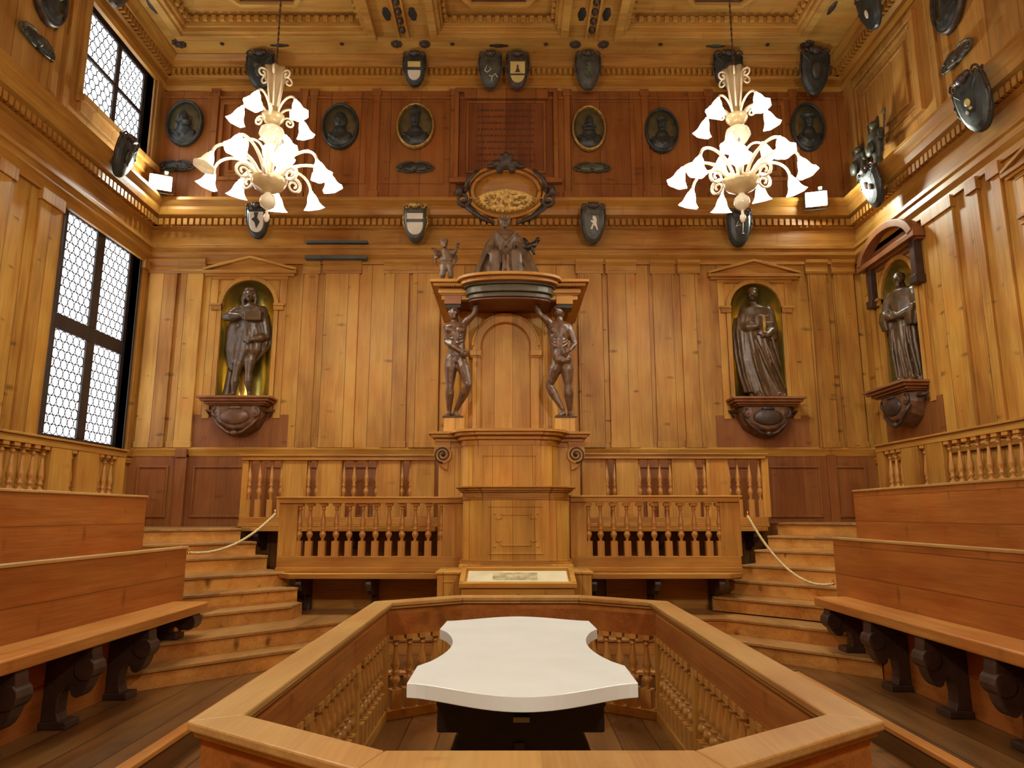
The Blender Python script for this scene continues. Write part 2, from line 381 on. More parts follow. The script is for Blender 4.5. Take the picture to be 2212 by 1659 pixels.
# window frames, roundel lights
def window(name, Wn, cols, rows, panes):
    y0, y1, z0, z1 = Wn; xf = XL - 0.10
    mb = MB(); e = [(y0, y1, z0, z1)]
    hs = [(a, b, c, d) for a, b, c, d in panes]
    wall(mb, 'y', xf, -0.07, y0, y1, z0, z1, hs)
    # splayed reveal boards round the opening
    mb.box(XL - 0.35, XL + 0.012, y0 - 0.05, y0, z0 - 0.05, z1 + 0.05); mb.box(XL - 0.35, XL + 0.012, y1, y1 + 0.05, z0 - 0.05, z1 + 0.05)
    mb.box(XL - 0.35, XL + 0.012, y0, y1, z1, z1 + 0.05); mb.box(XL - 0.35, XL + 0.03, y0, y1, z0 - 0.06, z0)
    f = struct(mb.obj(name, M['frame'], bevel=0.008))
    for (a, b, c, d) in panes:
        g = MB(); g.box(xf - 0.03, xf - 0.036, a, b, c, d); g.obj('glass_pane', M['pane'], f)
        L = MB(); r = (b - a) / cols / 2; ph = (d - c - 2 * r) / max(1, round((d - c - 2 * r) / (r * 1.74))); nr = round((d - c - 2 * r) / ph) + 1
        th = 0.006
        for j in range(nr):
            zc = c + r + j * ph; sh = r if j % 2 else 0
            for i in range(cols + (1 if j % 2 else 0)):
                yc = a + r + 2 * r * i - sh
                pts = []; nn = 14
                for k in range(nn):
                    t = 2 * PI * k / nn; pts.append((min(b, max(a, yc + r * 0.97 * math.cos(t))), zc + r * 0.97 * math.sin(t)))
                v = []; fc = []
                for k, (py, pz) in enumerate(pts):
                    dy, dz = py - yc, pz - zc; l = math.hypot(dy, dz) or 1
                    for s_ in (1 - th / l * 1.0, 1 + th / l * 1.0):
                        v.append((xf - 0.022, min(b, max(a, yc + dy * s_)), zc + dz * s_))
                fc = [(2 * k, 2 * k + 1, (2 * k + 3) % (2 * nn), (2 * k + 2) % (2 * nn)) for k in range(nn)]
                L.add(v, fc)
        L.obj('lead_came', M['lead'], f, solid=0.003)
    return f
window('window_1', W1, 5, 12, [(9.07, 9.77, 4.21, 5.61), (9.96, 10.66, 4.21, 5.61), (9.07, 9.77, 2.62, 4.0), (9.96, 10.66, 2.62, 4.0)])
window('window_2', W2, 5, 5, [(9.05, 9.76, 7.99, 8.63), (9.86, 10.53, 7.99, 8.63), (9.05, 9.76, 7.34, 7.93), (9.86, 10.53, 7.34, 7.93)])

# cornices: profile (projection, z) swept along a wall, with dentils
def cornice(name, axis, plane, sgn, u0, u1, prof, mat, dent=None, skip=()):
    poly = [(plane, prof[0][1])] + [(plane + sgn * d, z) for d, z in prof] + [(plane, prof[-1][1])]
    mb = MB(); mb.prism(poly, u0, u1, 'x' if axis == 'x' else 'y') if axis == 'x' else mb.prism(poly, u0, u1, 'y')
    o = struct(mb.obj(name, M[mat], bevel=0.004))
    if dent:
        d0, d1, za, zb, w_, p = dent; mb = MB(); u = u0
        while u + w_ < u1:
            a, b = plane + sgn * d0, plane + sgn * d1
            if axis == 'x': mb.box(u, u + w_, a, b, za, zb)
            else: mb.box(a, b, u, u + w_, za, zb)
            u += p
        q = mb.obj('dentil_row', M[mat], o); q['kind'] = 'stuff'
    return o
MID = [(0.0, 5.56), (0.05, 5.56), (0.05, 5.64), (0.10, 5.70), (0.10, 5.78), (0.13, 5.80), (0.13, 5.86), (0.04, 5.88), (0.04, 6.14), (0.10, 6.17), (0.10, 6.30), (0.20, 6.34), (0.22, 6.42), (0.22, 6.47), (0.30, 6.55), (0.30, 6.60), (0.06, 6.66)]
MIDD = (0.10, 0.175, 6.18, 6.285, 0.062, 0.098)
TOP = [(0.0, 8.62), (0.06, 8.62), (0.08, 8.70), (0.03, 8.72), (0.03, 8.84), (0.10, 8.87), (0.10, 8.97), (0.20, 9.00), (0.22, 9.07), (0.30, 9.13), (0.30, ZC)]
TOPD = (0.10, 0.175, 8.87, 8.965, 0.05, 0.09)
cornice('trim_1', 'x', YB, -1, XL, XR, MID, 'wood_x', MIDD)
cornice('trim_2', 'y', XL, 1, YF, YB, MID, 'wood_y', MIDD)
cornice('trim_3', 'y', XR, -1, YF, YB, MID, 'wood_y', MIDD)
cornice('trim_4', 'x', YB, -1, XL, XR, TOP, 'wood_x', TOPD)
cornice('trim_5', 'y', XL, 1, YF, YB, TOP, 'wood_y', TOPD)
cornice('trim_6', 'y', XR, -1, YF, YB, TOP, 'wood_y', TOPD)
# dado rail and base moulding of the back and side walls
DAD = [(0.0, 2.47), (0.03, 2.47), (0.05, 2.53), (0.07, 2.58), (0.03, 2.61)]
cornice('trim_7', 'x', YB, -1, XL, XR, DAD, 'wood_x')
cornice('trim_8', 'y', XL, 1, YF, YB, [(0, 2.36), (0.04, 2.36), (0.06, 2.43), (0.02, 2.46)], 'wood_y')
cornice('trim_9', 'y', XR, -1, YF, YB, [(0, 2.36), (0.04, 2.36), (0.06, 2.43), (0.02, 2.46)], 'wood_y')

def X11(u): return -0.0 + (u - 1102) / 1565 * 11.0 * 1.018   # picture column -> X on the back wall at mid height
# dado panelling on the back wall
mb = MB(); mb.box(XL, XR, YB - 0.02, YB + 0.01, 0.9, 2.49); dado = struct(mb.obj('trim_10', M['dado']))
def frame_panel(mb, x0, x1, z0, z1, y, w_=0.035, d=0.025):
    for (a, b, c, e) in ((x0, x1, z0, z0 + w_), (x0, x1, z1 - w_, z1), (x0, x0 + w_, z0 + w_, z1 - w_), (x1 - w_, x1, z0 + w_, z1 - w_)): mb.box(a, b, y + .004, y - d, c, e)
mb = MB()
for (a, b) in ((-5.7, -5.22), (-4.85, -3.95), (-3.75, -2.85), (-2.65, -1.75), (1.75, 2.65), (2.8, 3.7), (3.95, 4.75), (4.9, 5.45)):
    frame_panel(mb, a, b, 1.55, 2.33, YB - 0.02)
mb.obj('panel_moulding', M['dado'], dado, bevel=0.006)
mb = MB(); mb.box(-5.1, -4.93, YB - 0.10, YB, 1.42, 2.5); mb.box(-5.1, -4.93, YB - 0.13, YB, 2.45, 2.58); mb.box(4.86, 5.0, YB - 0.06, YB, 1.42, 2.5)
mb.obj('dado_pilaster', M['dado'], dado, bevel=0.006)

# pilaster boards of the lower register: (X0, X1, projection)
pil = MB(); cap = MB()
def pilaster(x0, x1, d=0.035, z0=2.6, z1=5.58, capital=True):
    pil.box(x0, x1, YB - d, YB, z0, z1)
    if capital:
        cap.prism([(YB, 5.40), (YB - d - 0.01, 5.40), (YB - d - 0.02, 5.44), (YB - d - 0.012, 5.46), (YB - d - 0.012, 5.53), (YB - d - 0.05, 5.58), (YB - d - 0.05, 5.63), (YB, 5.63)], x0 - 0.03, x1 + 0.03, 'x')
    pil.box(x0 - 0.01, x1 + 0.01, YB - d - 0.015, YB, z0, z0 + 0.1)
for (a, b, d) in ((-5.78, -5.34, 0.05), (-5.28, -4.92, 0.05), (-3.30, -3.08, 0.03), (-2.98, -2.42, 0.045), (-2.0, -1.62, 0.045), (-1.56, -1.12, 0.06), (1.08, 1.46, 0.06), (1.56, 2.0, 0.045), (2.28, 2.62, 0.03), (2.72, 3.02, 0.045), (4.78, 5.08, 0.045), (5.2, 5.52, 0.045)):
    pilaster(a, b, d)
struct(pil.obj('trim_11', M['wall_x'], bevel=0.006)); struct(cap.obj('trim_12', M['wood_x'], bevel=0.004))
# upper register: darker field, strips and frames
mb = MB(); mb.box(XL, XR, YB - 0.03, YB, 6.62, 8.64); up = struct(mb.obj('trim_13', M['dark_x']))
mb = MB()
for x in (-5.0, -3.52, -3.35, -2.3, -1.0, 0.9, 2.2, 3.28, 4.7):
    mb.box(x, x + 0.11, YB - 0.075, YB - 0.03, 6.66, 8.64); mb.box(x - 0.02, x + 0.13, YB - 0.095, YB - 0.03, 6.66, 6.8); mb.box(x - 0.02, x + 0.13, YB - 0.095, YB - 0.03, 8.52, 8.64)
for (a, b) in ((-4.85, -3.6), (3.45, 4.6)):
    frame_panel(mb, a, b, 7.0, 8.42, YB - 0.03, 0.06, 0.05); frame_panel(mb, a + 0.17, b - 0.17, 7.15, 8.27, YB - 0.03, 0.03, 0.03)
for (a, b) in ((-2.2, -1.1), (1.05, 2.1), (-3.2, -2.4), (2.35, 3.15)): frame_panel(mb, a, b, 6.95, 8.45, YB - 0.03, 0.022, 0.02)
mb.box(XL, XR, YB - 0.06, YB, 8.48, 8.52)
mb.obj('panel_moulding', M['dark_x'], up, bevel=0.006)
# side wall boards and pilasters
def side_boards(name, X, sg, spans, mat, z0, z1, d=0.04):
    mb = MB()
    for a, b in spans:
        mb.box(X, X + sg * d, a, b, z0, z1)
        if z1 < 6:
            mb.box(X, X + sg * (d + 0.03), a - 0.03, b + 0.03, z1 - 0.16, z1); mb.box(X, X + sg * (d + 0.02), a - 0.02, b + 0.02, z0, z0 + 0.1)
    return struct(mb.obj(name, M[mat], bevel=0.006))
side_boards('trim_14', XL, 1, ((10.82, 10.95), (8.3, 8.7), (7.55, 7.8), (6.2, 6.9), (5.3, 5.6), (3.9, 4.6)), 'wall_y', 2.46, 5.6)
side_boards('trim_15', XR, -1, ((10.6, 10.9), (8.5, 9.1), (8.0, 8.16), (7.6, 7.76), (5.4, 5.9), (3.9, 4.6)), 'wall_y', 2.46, 5.6)
for nm, X, sg in (('trim_16', XL, 1), ('trim_17', XR, -1)):
    mb = MB()
    wall(mb, 'y', X, sg * 0.03, YF, YB, 6.62, 8.64, [W2] if X < 0 else [])
    u = struct(mb.obj(nm, M['dark_y'])); mb = MB()
    for y in (8.4, 8.15, 6.6, 6.35, 4.6):
        mb.box(X + sg * 0.03, X + sg * 0.075, y, y + 0.12, 6.66, 8.64)
    if X > 0:
        for (a, b, c, e, w_, d) in ((8.78, 10.62, 6.98, 8.5, 0.09, 0.07), (8.9, 10.5, 7.1, 8.38, 0.05, 0.05), (9.12, 10.28, 7.28, 8.2, 0.03, 0.03)):
            for (p, q, r_, t) in ((a, b, c, c + w_), (a, b, e - w_, e), (a, a + w_, c + w_, e - w_), (b - w_, b, c + w_, e - w_)): mb.box(X - 0.03, X - 0.03 - d, p, q, r_, t)
    else:
        mb.box(X + 0.03, X + 0.16, 8.7, 10.78, 7.04, 7.14); mb.box(X + 0.03, X + 0.10, 8.74, 10.72, 6.9, 7.04)
        mb.box(X + 0.03, X + 0.07, 8.7, 8.8, 7.14, 8.64); mb.box(X + 0.03, X + 0.07, 10.66, 10.76, 7.14, 8.64)
    mb.obj('panel_moulding', M['dark_y'], u, bevel=0.006)

# ------------------------------------------------------------------ ceiling with coffers
cof = [(-5.28, -2.2, 6.9, 10.22), (-1.22, 0.86, 6.9, 10.22), (1.72, 4.68, 6.9, 10.22)]
mb = MB()
xs = [XL - 0.3]
wallc = MB()
us = sorted({XL - 0.3, XR + 0.5} | {v for c in cof for v in c[:2]}); ys = [YF - 0.3, 6.9, 10.22, YB + 0.5]
for i in range(len(us) - 1):
    for j in range(3):
        um, ym = (us[i] + us[i + 1]) / 2, (ys[j] + ys[j + 1]) / 2
        if any(c[0] < um < c[1] and c[2] < ym < c[3] for c in cof): continue
        mb.box(us[i], us[i + 1], ys[j], ys[j + 1], ZC, ZC + 0.45)
ce = struct(mb.obj('ceiling', M['ceil']))
def ring(mb, x0, x1, y0, y1, w_, z0, z1):
    for (a, b, c, d) in ((x0, x1, y0, y0 + w_), (x0, x1, y1 - w_, y1), (x0, x0 + w_, y0 + w_, y1 - w_), (x1 - w_, x1, y0 + w_, y1 - w_)): mb.box(a, b, c, d, z0, z1)
for ci, (x0, x1, y0, y1) in enumerate(cof):
    mb = MB()
    ring(mb, x0 - 0.06, x1 + 0.06, y0 - 0.06, y1 + 0.06, 0.12, ZC - 0.09, ZC + 0.05)
    ring(mb, x0 + 0.04, x1 - 0.04, y0 + 0.04, y1 - 0.04, 0.08, ZC - 0.05, ZC + 0.12)
    ring(mb, x0 + 0.10, x1 - 0.10, y0 + 0.10, y1 - 0.10, 0.06, ZC + 0.02, ZC + 0.2)
    mb.box(x0, x1, y0, y1, ZC + 0.22, ZC + 0.3)
    f = mb.obj('coffer_frame', M['ceil'], ce, bevel=0.008)
    mb = MB(); g = 0.17; p = 0.135
    k = int((x1 - x0 - 2 * g) / p)
    for i in range(k + 1):
        for yy in (y0 + g, y1 - g - 0.05): mb.box(x0 + g + i * p, x0 + g + i * p + 0.07, yy, yy + 0.05, ZC + 0.09, ZC + 0.17)
    k = int((y1 - y0 - 2 * g) / p)
    for i in range(k + 1):
        for xx in (x0 + g, x1 - g - 0.05): mb.box(xx, xx + 0.05, y0 + g + i * p, y0 + g + i * p + 0.07, ZC + 0.09, ZC + 0.17)
    q = mb.obj('coffer_dentils', M['ceil'], ce); q['kind'] = 'stuff'
    # inner sunken field: moulded octagonal frame round a dark panel
    cx, cy = (x0 + x1) / 2, (y0 + y1) / 2; mg, q5, q3 = (0.42, .25, .18) if ci == 1 else (0.75, .5, .35); hw, hd = (x1 - x0) / 2 - mg, (y1 - y0) / 2 - 0.42
    mb = MB(); o_ = [(cx - hw, cy + hd - q5), (cx - hw, cy - hd + q5), (cx - hw + q3, cy - hd), (cx + hw - q3, cy - hd), (cx + hw, cy - hd + q5), (cx + hw, cy + hd - q5), (cx + hw - q3, cy + hd), (cx - hw + q3, cy + hd)]
    i_ = off(o_, 0.07)
    n8 = 8; v = [(x, y, z) for z in (ZC + 0.14, ZC + 0.22) for pl in (o_, i_) for x, y in pl]
    fc = []
    for i in range(n8):
        j = (i + 1) % n8
        fc += [(i, j, 8 + j, 8 + i), (16 + i, 24 + i, 24 + j, 16 + j), (i, 16 + i, 16 + j, j), (8 + i, 8 + j, 24 + j, 24 + i)]
    mb.add(v, fc); mb.obj('field_moulding', M['ceil'], ce, bevel=0.006)
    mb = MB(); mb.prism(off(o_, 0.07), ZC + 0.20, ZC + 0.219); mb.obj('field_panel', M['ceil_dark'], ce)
# carved bands between the coffers
for x0, x1 in ((-2.06, -1.36), (1.0, 1.58)):
    mb = MB(); xm = (x0 + x1) / 2
    mb.box(xm - 0.09, xm - 0.06, 6.9, 10.3, ZC - 0.05, ZC); mb.box(xm + 0.06, xm + 0.09, 6.9, 10.3, ZC - 0.05, ZC)
    mb.obj('rib_moulding', M['ceil'], ce)
    mb = MB()
    for i in range(16): mb.ball((xm, 6.95 + i * 0.21, ZC - 0.01), (0.05, 0.08, 0.045), 8)
    q = mb.obj('rib_carving', M['crest'], ce, smooth=True)

# ------------------------------------------------------------------ tiers and steps
T0 = 0.17
mb = MB(); mb.box(XL, -2.2, YF, 6.95, 0, T0); mb.box(XL, XR, 6.95, YB, 0, T0); mb.box(2.6, XR, YF, 6.95, 0, T0)
tf = struct(mb.obj('floor', M['tier']))
mb = MB(); mb.box(-2.26, -2.17, YF, 6.98, T0 - 0.03, T0 + 0.006); mb.box(2.57, 2.66, YF, 6.98, T0 - 0.03, T0 + 0.006); mb.box(-2.26, 2.66, 6.92, 7.0, T0 - 0.03, T0 + 0.006)
mb.obj('plank_lip', M['seat_y'], tf, bevel=0.008)
RL = [(-2.3, 8.2), (-2.9, 8.85), (-3.45, 9.4), (-3.85, 10.0), (-3.85, 10.97), (-5.84, 10.97), (-5.84, 9.3), (-4.9, 9.0), (-4.06, 7.96), (-3.26, 7.26), (-2.95, 6.95), (-2.5, 6.5)]
RR = [(2.35, 8.6), (2.8, 8.95), (3.25, 9.4), (3.7, 9.95), (3.7, 10.97), (5.64, 10.97), (5.64, 9.6), (4.9, 9.45), (4.14, 8.56), (3.38, 7.55), (3.08, 7.25), (2.7, 7.0)]
CL = [9.24, 9.6, 10.3, 10.68, 11.05, 11.85, 12.3, 13.0]; CR = [9.9, 10.38, 10.95, 11.45, 11.8, 12.35, 12.95, 13.75]
ZL = [.17 + .15625 * (k + 1) for k in range(8)]; ZR = [.17 + .1645 * (k + 1) for k in range(8)]
def steps(label, poly0, cs, zs, sg, nx, xin):
    t = thing('staircase', label, 'staircase', ((-3.6 if sg < 0 else 3.8), 8.4, T0))
    for k in range(2, 8):
        poly = poly0
        p = clip(poly, sg, 1, cs[k])
        if len(p) < 3: continue
        mb = MB(); zb = zs[k - 1] + (0.004 if k == 2 else 0)
        mb.prism(p, zb, zs[k] - 0.03); o = mb.obj('step', M['step'], t, world=True)
        q = clip(poly, sg, 1, cs[k] - 0.035); mb = MB(); mb.prism(q, zs[k] - 0.03, zs[k])
        mb.obj('nosing', M['tread'], o, bevel=0.006).location = (0, 0, 0)
        c = o.children[0]; c.data.transform(Matrix.Translation((-t.location.x, -t.location.y, -t.location.z)))
    return t
steps('worn pine steps climbing diagonally left of the pulpit up to the window corner', RL, CL, ZL, -1, 0, -2.6)
steps('worn pine steps climbing diagonally right of the pulpit toward the far corner', RR, CR, ZR, 1, 0, 2.9)
# the two low steps that run on across the front of the pulpit
lt = thing('low_steps', 'two low wooden steps running across the floor in front of the pulpit desks', 'steps', (0, 8.3, T0))
for k, YFL in enumerate((7.72, 8.05)):
    cl, cr, z0_, z1_ = CL[k], CR[k], (T0, .33)[k], (.33, .49)[k]
    def low(d): return [(-3.17, cl - 3.17 + d), (YFL - cl, YFL + d), (-.80, YFL + d), (-.80, 9.2), (.90, 9.2), (.90, YFL + d), (cr - YFL, YFL + d), (3.29, cr - 3.29 + d), (3.29, 7.5), (4.1, 8.6), (4.3, 9.3), (-4.2, 9.3), (-4.0, 8.0), (-3.17, 7.25)]
    mb = MB(); mb.prism(low(.03), z0_, z1_ - .03); o = mb.obj('step', M['step'], lt, world=True)
    mb = MB(); mb.prism(low(0), z1_ - .03, z1_); o = mb.obj('tread_board', M['tread'], lt, world=True, bevel=0.006)
# landing behind the upper desks and the raised floor under the seats
mb = MB(); mb.box(-3.85, 3.7, 10.05, YB, T0 + .01, 1.38); struct(mb.obj('floor', M['tier']))
mb = MB(); mb.box(-2.6, 2.55, 8.91, 10.04, 0.5, 0.93); struct(mb.obj('floor', M['tier']))

# ------------------------------------------------------------------ turned balusters
def bal_profile(h, r):
    """profile of one turned baluster above its square foot"""
    return [(r * a, z * h) for a, z in ((.5, 0), (.55, .02), (.35, .05), (.8, .12), (1.05, .18), (.9, .24), (.4, .29), (.8, .33), (.8, .35), (.5, .38), (.9, .46), (.84, .53), (.56, .68), (.40, .83), (.36, .87), (.68, .89), (.68, .91), (.45, .935), (.6, .965), (1.0, 1.0))]
def bal_mesh(name, H, r, foot=0.28, n=12):
    mb = MB(); mb.box(-r * 1.05, r * 1.05, -r * 1.05, r * 1.05, 0, H * foot)
    h = H * (1 - foot) - 0.035; mb.lathe([(a, z + H * foot) for a, z in bal_profile(h, r)], n=n)
    mb.box(-r * 1.15, r * 1.15, -r * 1.15, r * 1.15, H - 0.036, H)
    o = mb.obj(name, M['turned'], None)
    for p in o.data.polygons: p.use_smooth = len(p.vertices) == 4 and abs(p.normal.z) < 0.9 and p.area < 0.001
    me = o.data; bpy.data.objects.remove(o); return me
B_FRONT = bal_mesh('front_baluster', 0.61, 0.037)
B_BACK = bal_mesh('back_baluster', 0.84, 0.036)
B_SIDE = bal_mesh('side_baluster', 0.80, 0.038)
B_OCT = bal_mesh('rail_baluster', 0.56, 0.042, 0.26)
def add_bal(me, parent, loc, rz=0):
    o = bpy.data.objects.new('baluster', me); C.objects.link(o); o.parent = parent; o.location = loc; o.rotation_euler = (0, 0, rz); return o

# front desks (balustrade standing on a cantilevered bench)
def desk(label, x0, x1, Yf, zs, zr, panels, bals, me, ztop_b, zbot_b, ends, group=None):
    """x0..x1 extent, Yf face, zs seat top, zr rail top"""
    t = thing('balustrade', label, 'balustrade', ((x0 + x1) / 2, Yf, zs))
    mb = MB(); mb.box(x0, x1, Yf - 0.03, Yf + 0.15, zr - 0.075, zr - 0.022); mb.box(x0 - 0.03, x1 + 0.03, Yf - 0.05, Yf + 0.17, zr - 0.022, zr); mb.obj('top_rail', M['wood_x'], t, world=True, bevel=0.005)
    mb = MB(); mb.box(x0, x1, Yf, Yf + 0.12, zs, zbot_b); mb.box(x0 - 0.005, x1 + 0.005, Yf - 0.02, Yf + 0.12, zs, zs + 0.05); mb.obj('bottom_rail', M['wood_x'], t, world=True, bevel=0.005)
    for a, b in panels:
        mb = MB(); mb.box(a, b, Yf + 0.005, Yf + 0.10, zbot_b, ztop_b); mb.obj('panel_post', M['wood_z'], t, world=True, bevel=0.004)
    for x in bals: add_bal(me, t, (x - t.location.x, 0.055, zbot_b - zs))
    return t
FB_L = [x for x in [(-1.195 - .1545 * k) for k in range(10)]]
def Xd(u, Y): return (u - 1102) / 1565 * Y * 1.0
yF = 8.45
left_b = [Xd(671 + 28.35 * k, yF + .05) * 1.0 for k in range(10)] + [Xd(646, yF), Xd(953, yF)]
desk('front balustrade left of the pulpit with ten turned balusters above a bench', Xd(603, yF), Xd(1000, yF), yF, 0.945, 1.80, [(Xd(603, yF), Xd(643, yF)), (Xd(956, yF), Xd(1003, yF))], left_b, B_FRONT, 1.73, 1.12, 0)
right_b = [Xd(u, yF + .05) for u in (1296.6, 1325, 1353.6, 1382, 1412, 1442, 1470, 1499, 1529, 1553, 1271)]
desk('front balustrade right of the pulpit with its rope hook at the aisle end', Xd(1232, yF), Xd(1597, yF), yF, 0.945, 1.815, [(Xd(1232, yF), Xd(1267, yF)), (Xd(1556, yF), Xd(1600, yF))], right_b, B_FRONT, 1.74, 1.12, 0)
yB = 9.8
desk('back balustrade left of the pulpit under the left niche', Xd(517, yB), Xd(946, yB), yB, 1.43, 2.40,
     [(Xd(a, yB), Xd(b, yB)) for a, b in ((517, 530), (605, 658), (682, 735), (813, 862), (886, 937))], [Xd(u, yB) for u in (532, 554, 580, 602, 661, 680, 738, 760.6, 787.7, 811, 865, 884)], B_BACK, 2.33, 1.56, 0)
desk('back balustrade right of the pulpit under the right niche', Xd(1255, yB), Xd(1660, yB), yB, 1.43, 2.42,
     [(Xd(a, yB), Xd(b, yB)) for a, b in ((1259, 1311), (1333.6, 1382), (1456, 1506), (1531, 1578.6), (1652, 1667))], [Xd(u, yB) for u in (1314, 1331, 1385, 1406, 1430, 1453, 1509, 1528, 1581, 1601, 1627, 1648)], B_BACK, 2.35, 1.56, 0)
# cantilevered benches under the balustrades
def ledge_bench(label, x0, x1, Yf, Yk, zt, zb, zfl, brs, cl, cr):
    t = thing('ledge_bench', label, 'bench', ((x0 + x1) / 2, Yk, zfl))
    mb = MB(); p = [(x0 + cl, Yf), (x1 - cr, Yf), (x1, Yf + cr * 0.9), (x1, Yk + 0.1), (x0, Yk + 0.1), (x0, Yf + cl * 0.9)]
    mb.prism(p, zb, zt - 0.004); mb.obj('seat_board', M['wood_x'], t, world=True, bevel=0.006)
    mb = MB(); mb.box(x0 + 0.25, x1 - 0.08, Yk, Yk + 0.05, zfl, zb); mb.obj('kick_board', M['wood_x'], t, world=True)
    for x in brs:
        mb = MB(); prof = [(Yk, zb), (Yf + 0.10, zb), (Yf + 0.08, zb - 0.07), (Yf + 0.13, zb - 0.15), (Yf + 0.22, zb - 0.13), (Yf + 0.27, zb - 0.2), (Yk - 0.08, zfl + 0.18), (Yk - 0.14, zfl + 0.08), (Yk - 0.16, zfl), (Yk, zfl)]
        mb.prism(prof, x - 0.035, x + 0.035, 'x'); mb.obj('bracket', M['dark_wood'], t, world=True, bevel=0.008)
    return t
ledge_bench('cantilevered bench board under the front balustrade left of the pulpit', Xd(597, 8.3), Xd(968, 8.3), 8.25, 8.85, 0.945, 0.885, 0.483, [Xd(655, 8.4), Xd(803, 8.4), Xd(955, 8.4)], 0.2, 0)
ledge_bench('cantilevered bench board under the front balustrade right of the pulpit', Xd(1272, 8.3), Xd(1606, 8.3), 8.25, 8.85, 0.945, 0.885, 0.483, [Xd(1280, 8.4), Xd(1414, 8.4), Xd(1550, 8.4)], 0, 0.2)
ledge_bench('cantilevered bench board under the back balustrade left of the pulpit', Xd(512, 9.6), Xd(940, 9.6), 9.6, 10.2, 1.43, 1.375, 0.93, [Xd(557, 9.7), Xd(760, 9.7)], 0.2, 0)
ledge_bench('cantilevered bench board under the back balustrade right of the pulpit', Xd(1262, 9.6), Xd(1668, 9.6), 9.6, 10.2, 1.43, 1.375, 0.93, [Xd(1430, 9.7), Xd(1630, 9.7)], 0, 0.2)

# ------------------------------------------------------------------ side benches
def side_bench(label, s, xf, xb, yend, z_fl, z_seat, z_back, y0=-1.0, xb0=None, feet=True):
    """s=-1 left, 1 right; xf seat front, xb back board face"""
    t = thing('bench', label, 'bench', (xf, yend, z_fl))
    xb0 = xb if xb0 is None else xb0
    mb = MB(); e = 0.22
    mb.prism([(xf, y0), (xf, yend), (xf + s * 0.04, yend + 0.02), (xb, yend + 0.02), (xb0, y0)], z_seat - 0.085, z_seat)
    mb.obj('seat', M['seat_y'], t, world=True, bevel=0.012)
    mb = MB(); mb.prism([(xb0, y0), (xb, yend + e), (xb + s * 0.05, yend + e), (xb0 + s * 0.05, y0)], z_fl, z_back - 0.025); mb.obj('backrest', M['back_y'], t, world=True)
    mb = MB(); mb.prism([(xb0 - s * 0.012, y0), (xb - s * 0.012, yend + e + 0.012), (xb + s * 0.07, yend + e + 0.012), (xb0 + s * 0.07, y0)], z_back - 0.025, z_back); mb.obj('cap_moulding', M['rail'], t, world=True, bevel=0.006)
    if feet:
        y = yend - 0.2
        while y > 3.0:
            # carved scroll bracket seen side-on, cut from a thick board
            def P_(a, z): return (xb - s * 0.0 + (xf - xb) * a, z)
            zf = z_fl; q_ = abs(xf)
            for cc, zz in ((CL if s < 0 else CR)[0], .33), ((CL if s < 0 else CR)[1], .49):
                if y + q_ > cc - .1: zf = zz
            H = z_seat - 0.085 - zf
            pr = [(0, 0), (.42, 0), (.46, .04), (.36, .09), (.31, .18), (.30, .30), (.33, .41), (.40, .48), (.47, .50), (.52, .46), (.56, .40), (.63, .37), (.71, .38), (.79, .42), (.86, .49), (.91, .58), (.94, .68), (.945, .79), (.93, .90), (.90, 1.0), (0, 1.0)]
            mb = MB(); mb.prism([P_(a, zf + b * H) for a, b in pr], y - 0.06, y + 0.06, 'y')
            mb.tube([(xb + (xf - xb) * .8, y - 0.075, zf + .72 * H), (xb + (xf - xb) * .8, y + 0.075, zf + .72 * H)], 0.075, 12)
            mb.box(min(xb, xb + (xf - xb) * .55), max(xb, xb + (xf - xb) * .55), y - .085, y + .085, zf, zf + .05)
            mb.obj('bracket_foot', M['dark_wood'], t, world=True, bevel=0.008)
            y -= 0.78
    return t
side_bench('left front bench with tall plank back and dark carved feet', -1, -2.84, -3.18, 6.98, T0, 0.79, 1.29)
side_bench('right front bench with tall plank back and dark carved feet', 1, 2.97, 3.30, 7.23, T0, 0.805, 1.37)
side_bench('left upper bench whose plank back rises behind the front bench', -1, -3.64, -3.98, 7.70, 0.66, 1.20, 1.80, feet=False)
side_bench('right upper bench whose plank back rises behind the front bench', 1, 3.71, 4.05, 8.28, 0.68, 1.25, 1.88, xb0=3.62, feet=False)
mb = MB(); mb.box(XL, -3.24, YF, 7.2, T0 + .002, 0.66); mb.box(XL, -4.04, YF, 7.9, 0.662, 1.36); mb.box(XL, -4.7, YF, 9.0, 0.5, 1.40); struct(mb.obj('floor', M['tier']))
mb = MB(); mb.box(3.36, XR, YF, 7.45, T0 + .002, 0.68); mb.box(4.12, XR, YF, 8.45, 0.682, 1.45); mb.box(4.75, XR, YF, 9.4, 0.5, 1.5); struct(mb.obj('floor', M['tier']))
def side_balustrade(label, s, X, y0, y1, zr, zb, posts, bals):
    t = thing('balustrade', label, 'balustrade', (X, (y0 + y1) / 2, zb - 0.1))
    mb = MB(); mb.box(X, X + s * 0.1, y0, y1, zr - 0.10, zr - 0.025); mb.box(X - s * 0.02, X + s * 0.12, y0, y1 + 0.02, zr - 0.025, zr); mb.obj('top_rail', M['wood_y'], t, world=True, bevel=0.005)
    mb = MB(); mb.box(X, X + s * 0.1, y0, y1, zb - 0.1, zb); mb.obj('bottom_rail', M['wood_y'], t, world=True, bevel=0.005)
    for a, b in posts:
        mb = MB(); mb.box(X + s * 0.005, X + s * 0.09, a, b, zb, zr - 0.10); mb.obj('panel_post', M['wood_z'], t, world=True, bevel=0.004)
    for y in bals: add_bal(B_SIDE, t, (s * 0.05, y - t.location.y, 0.1))
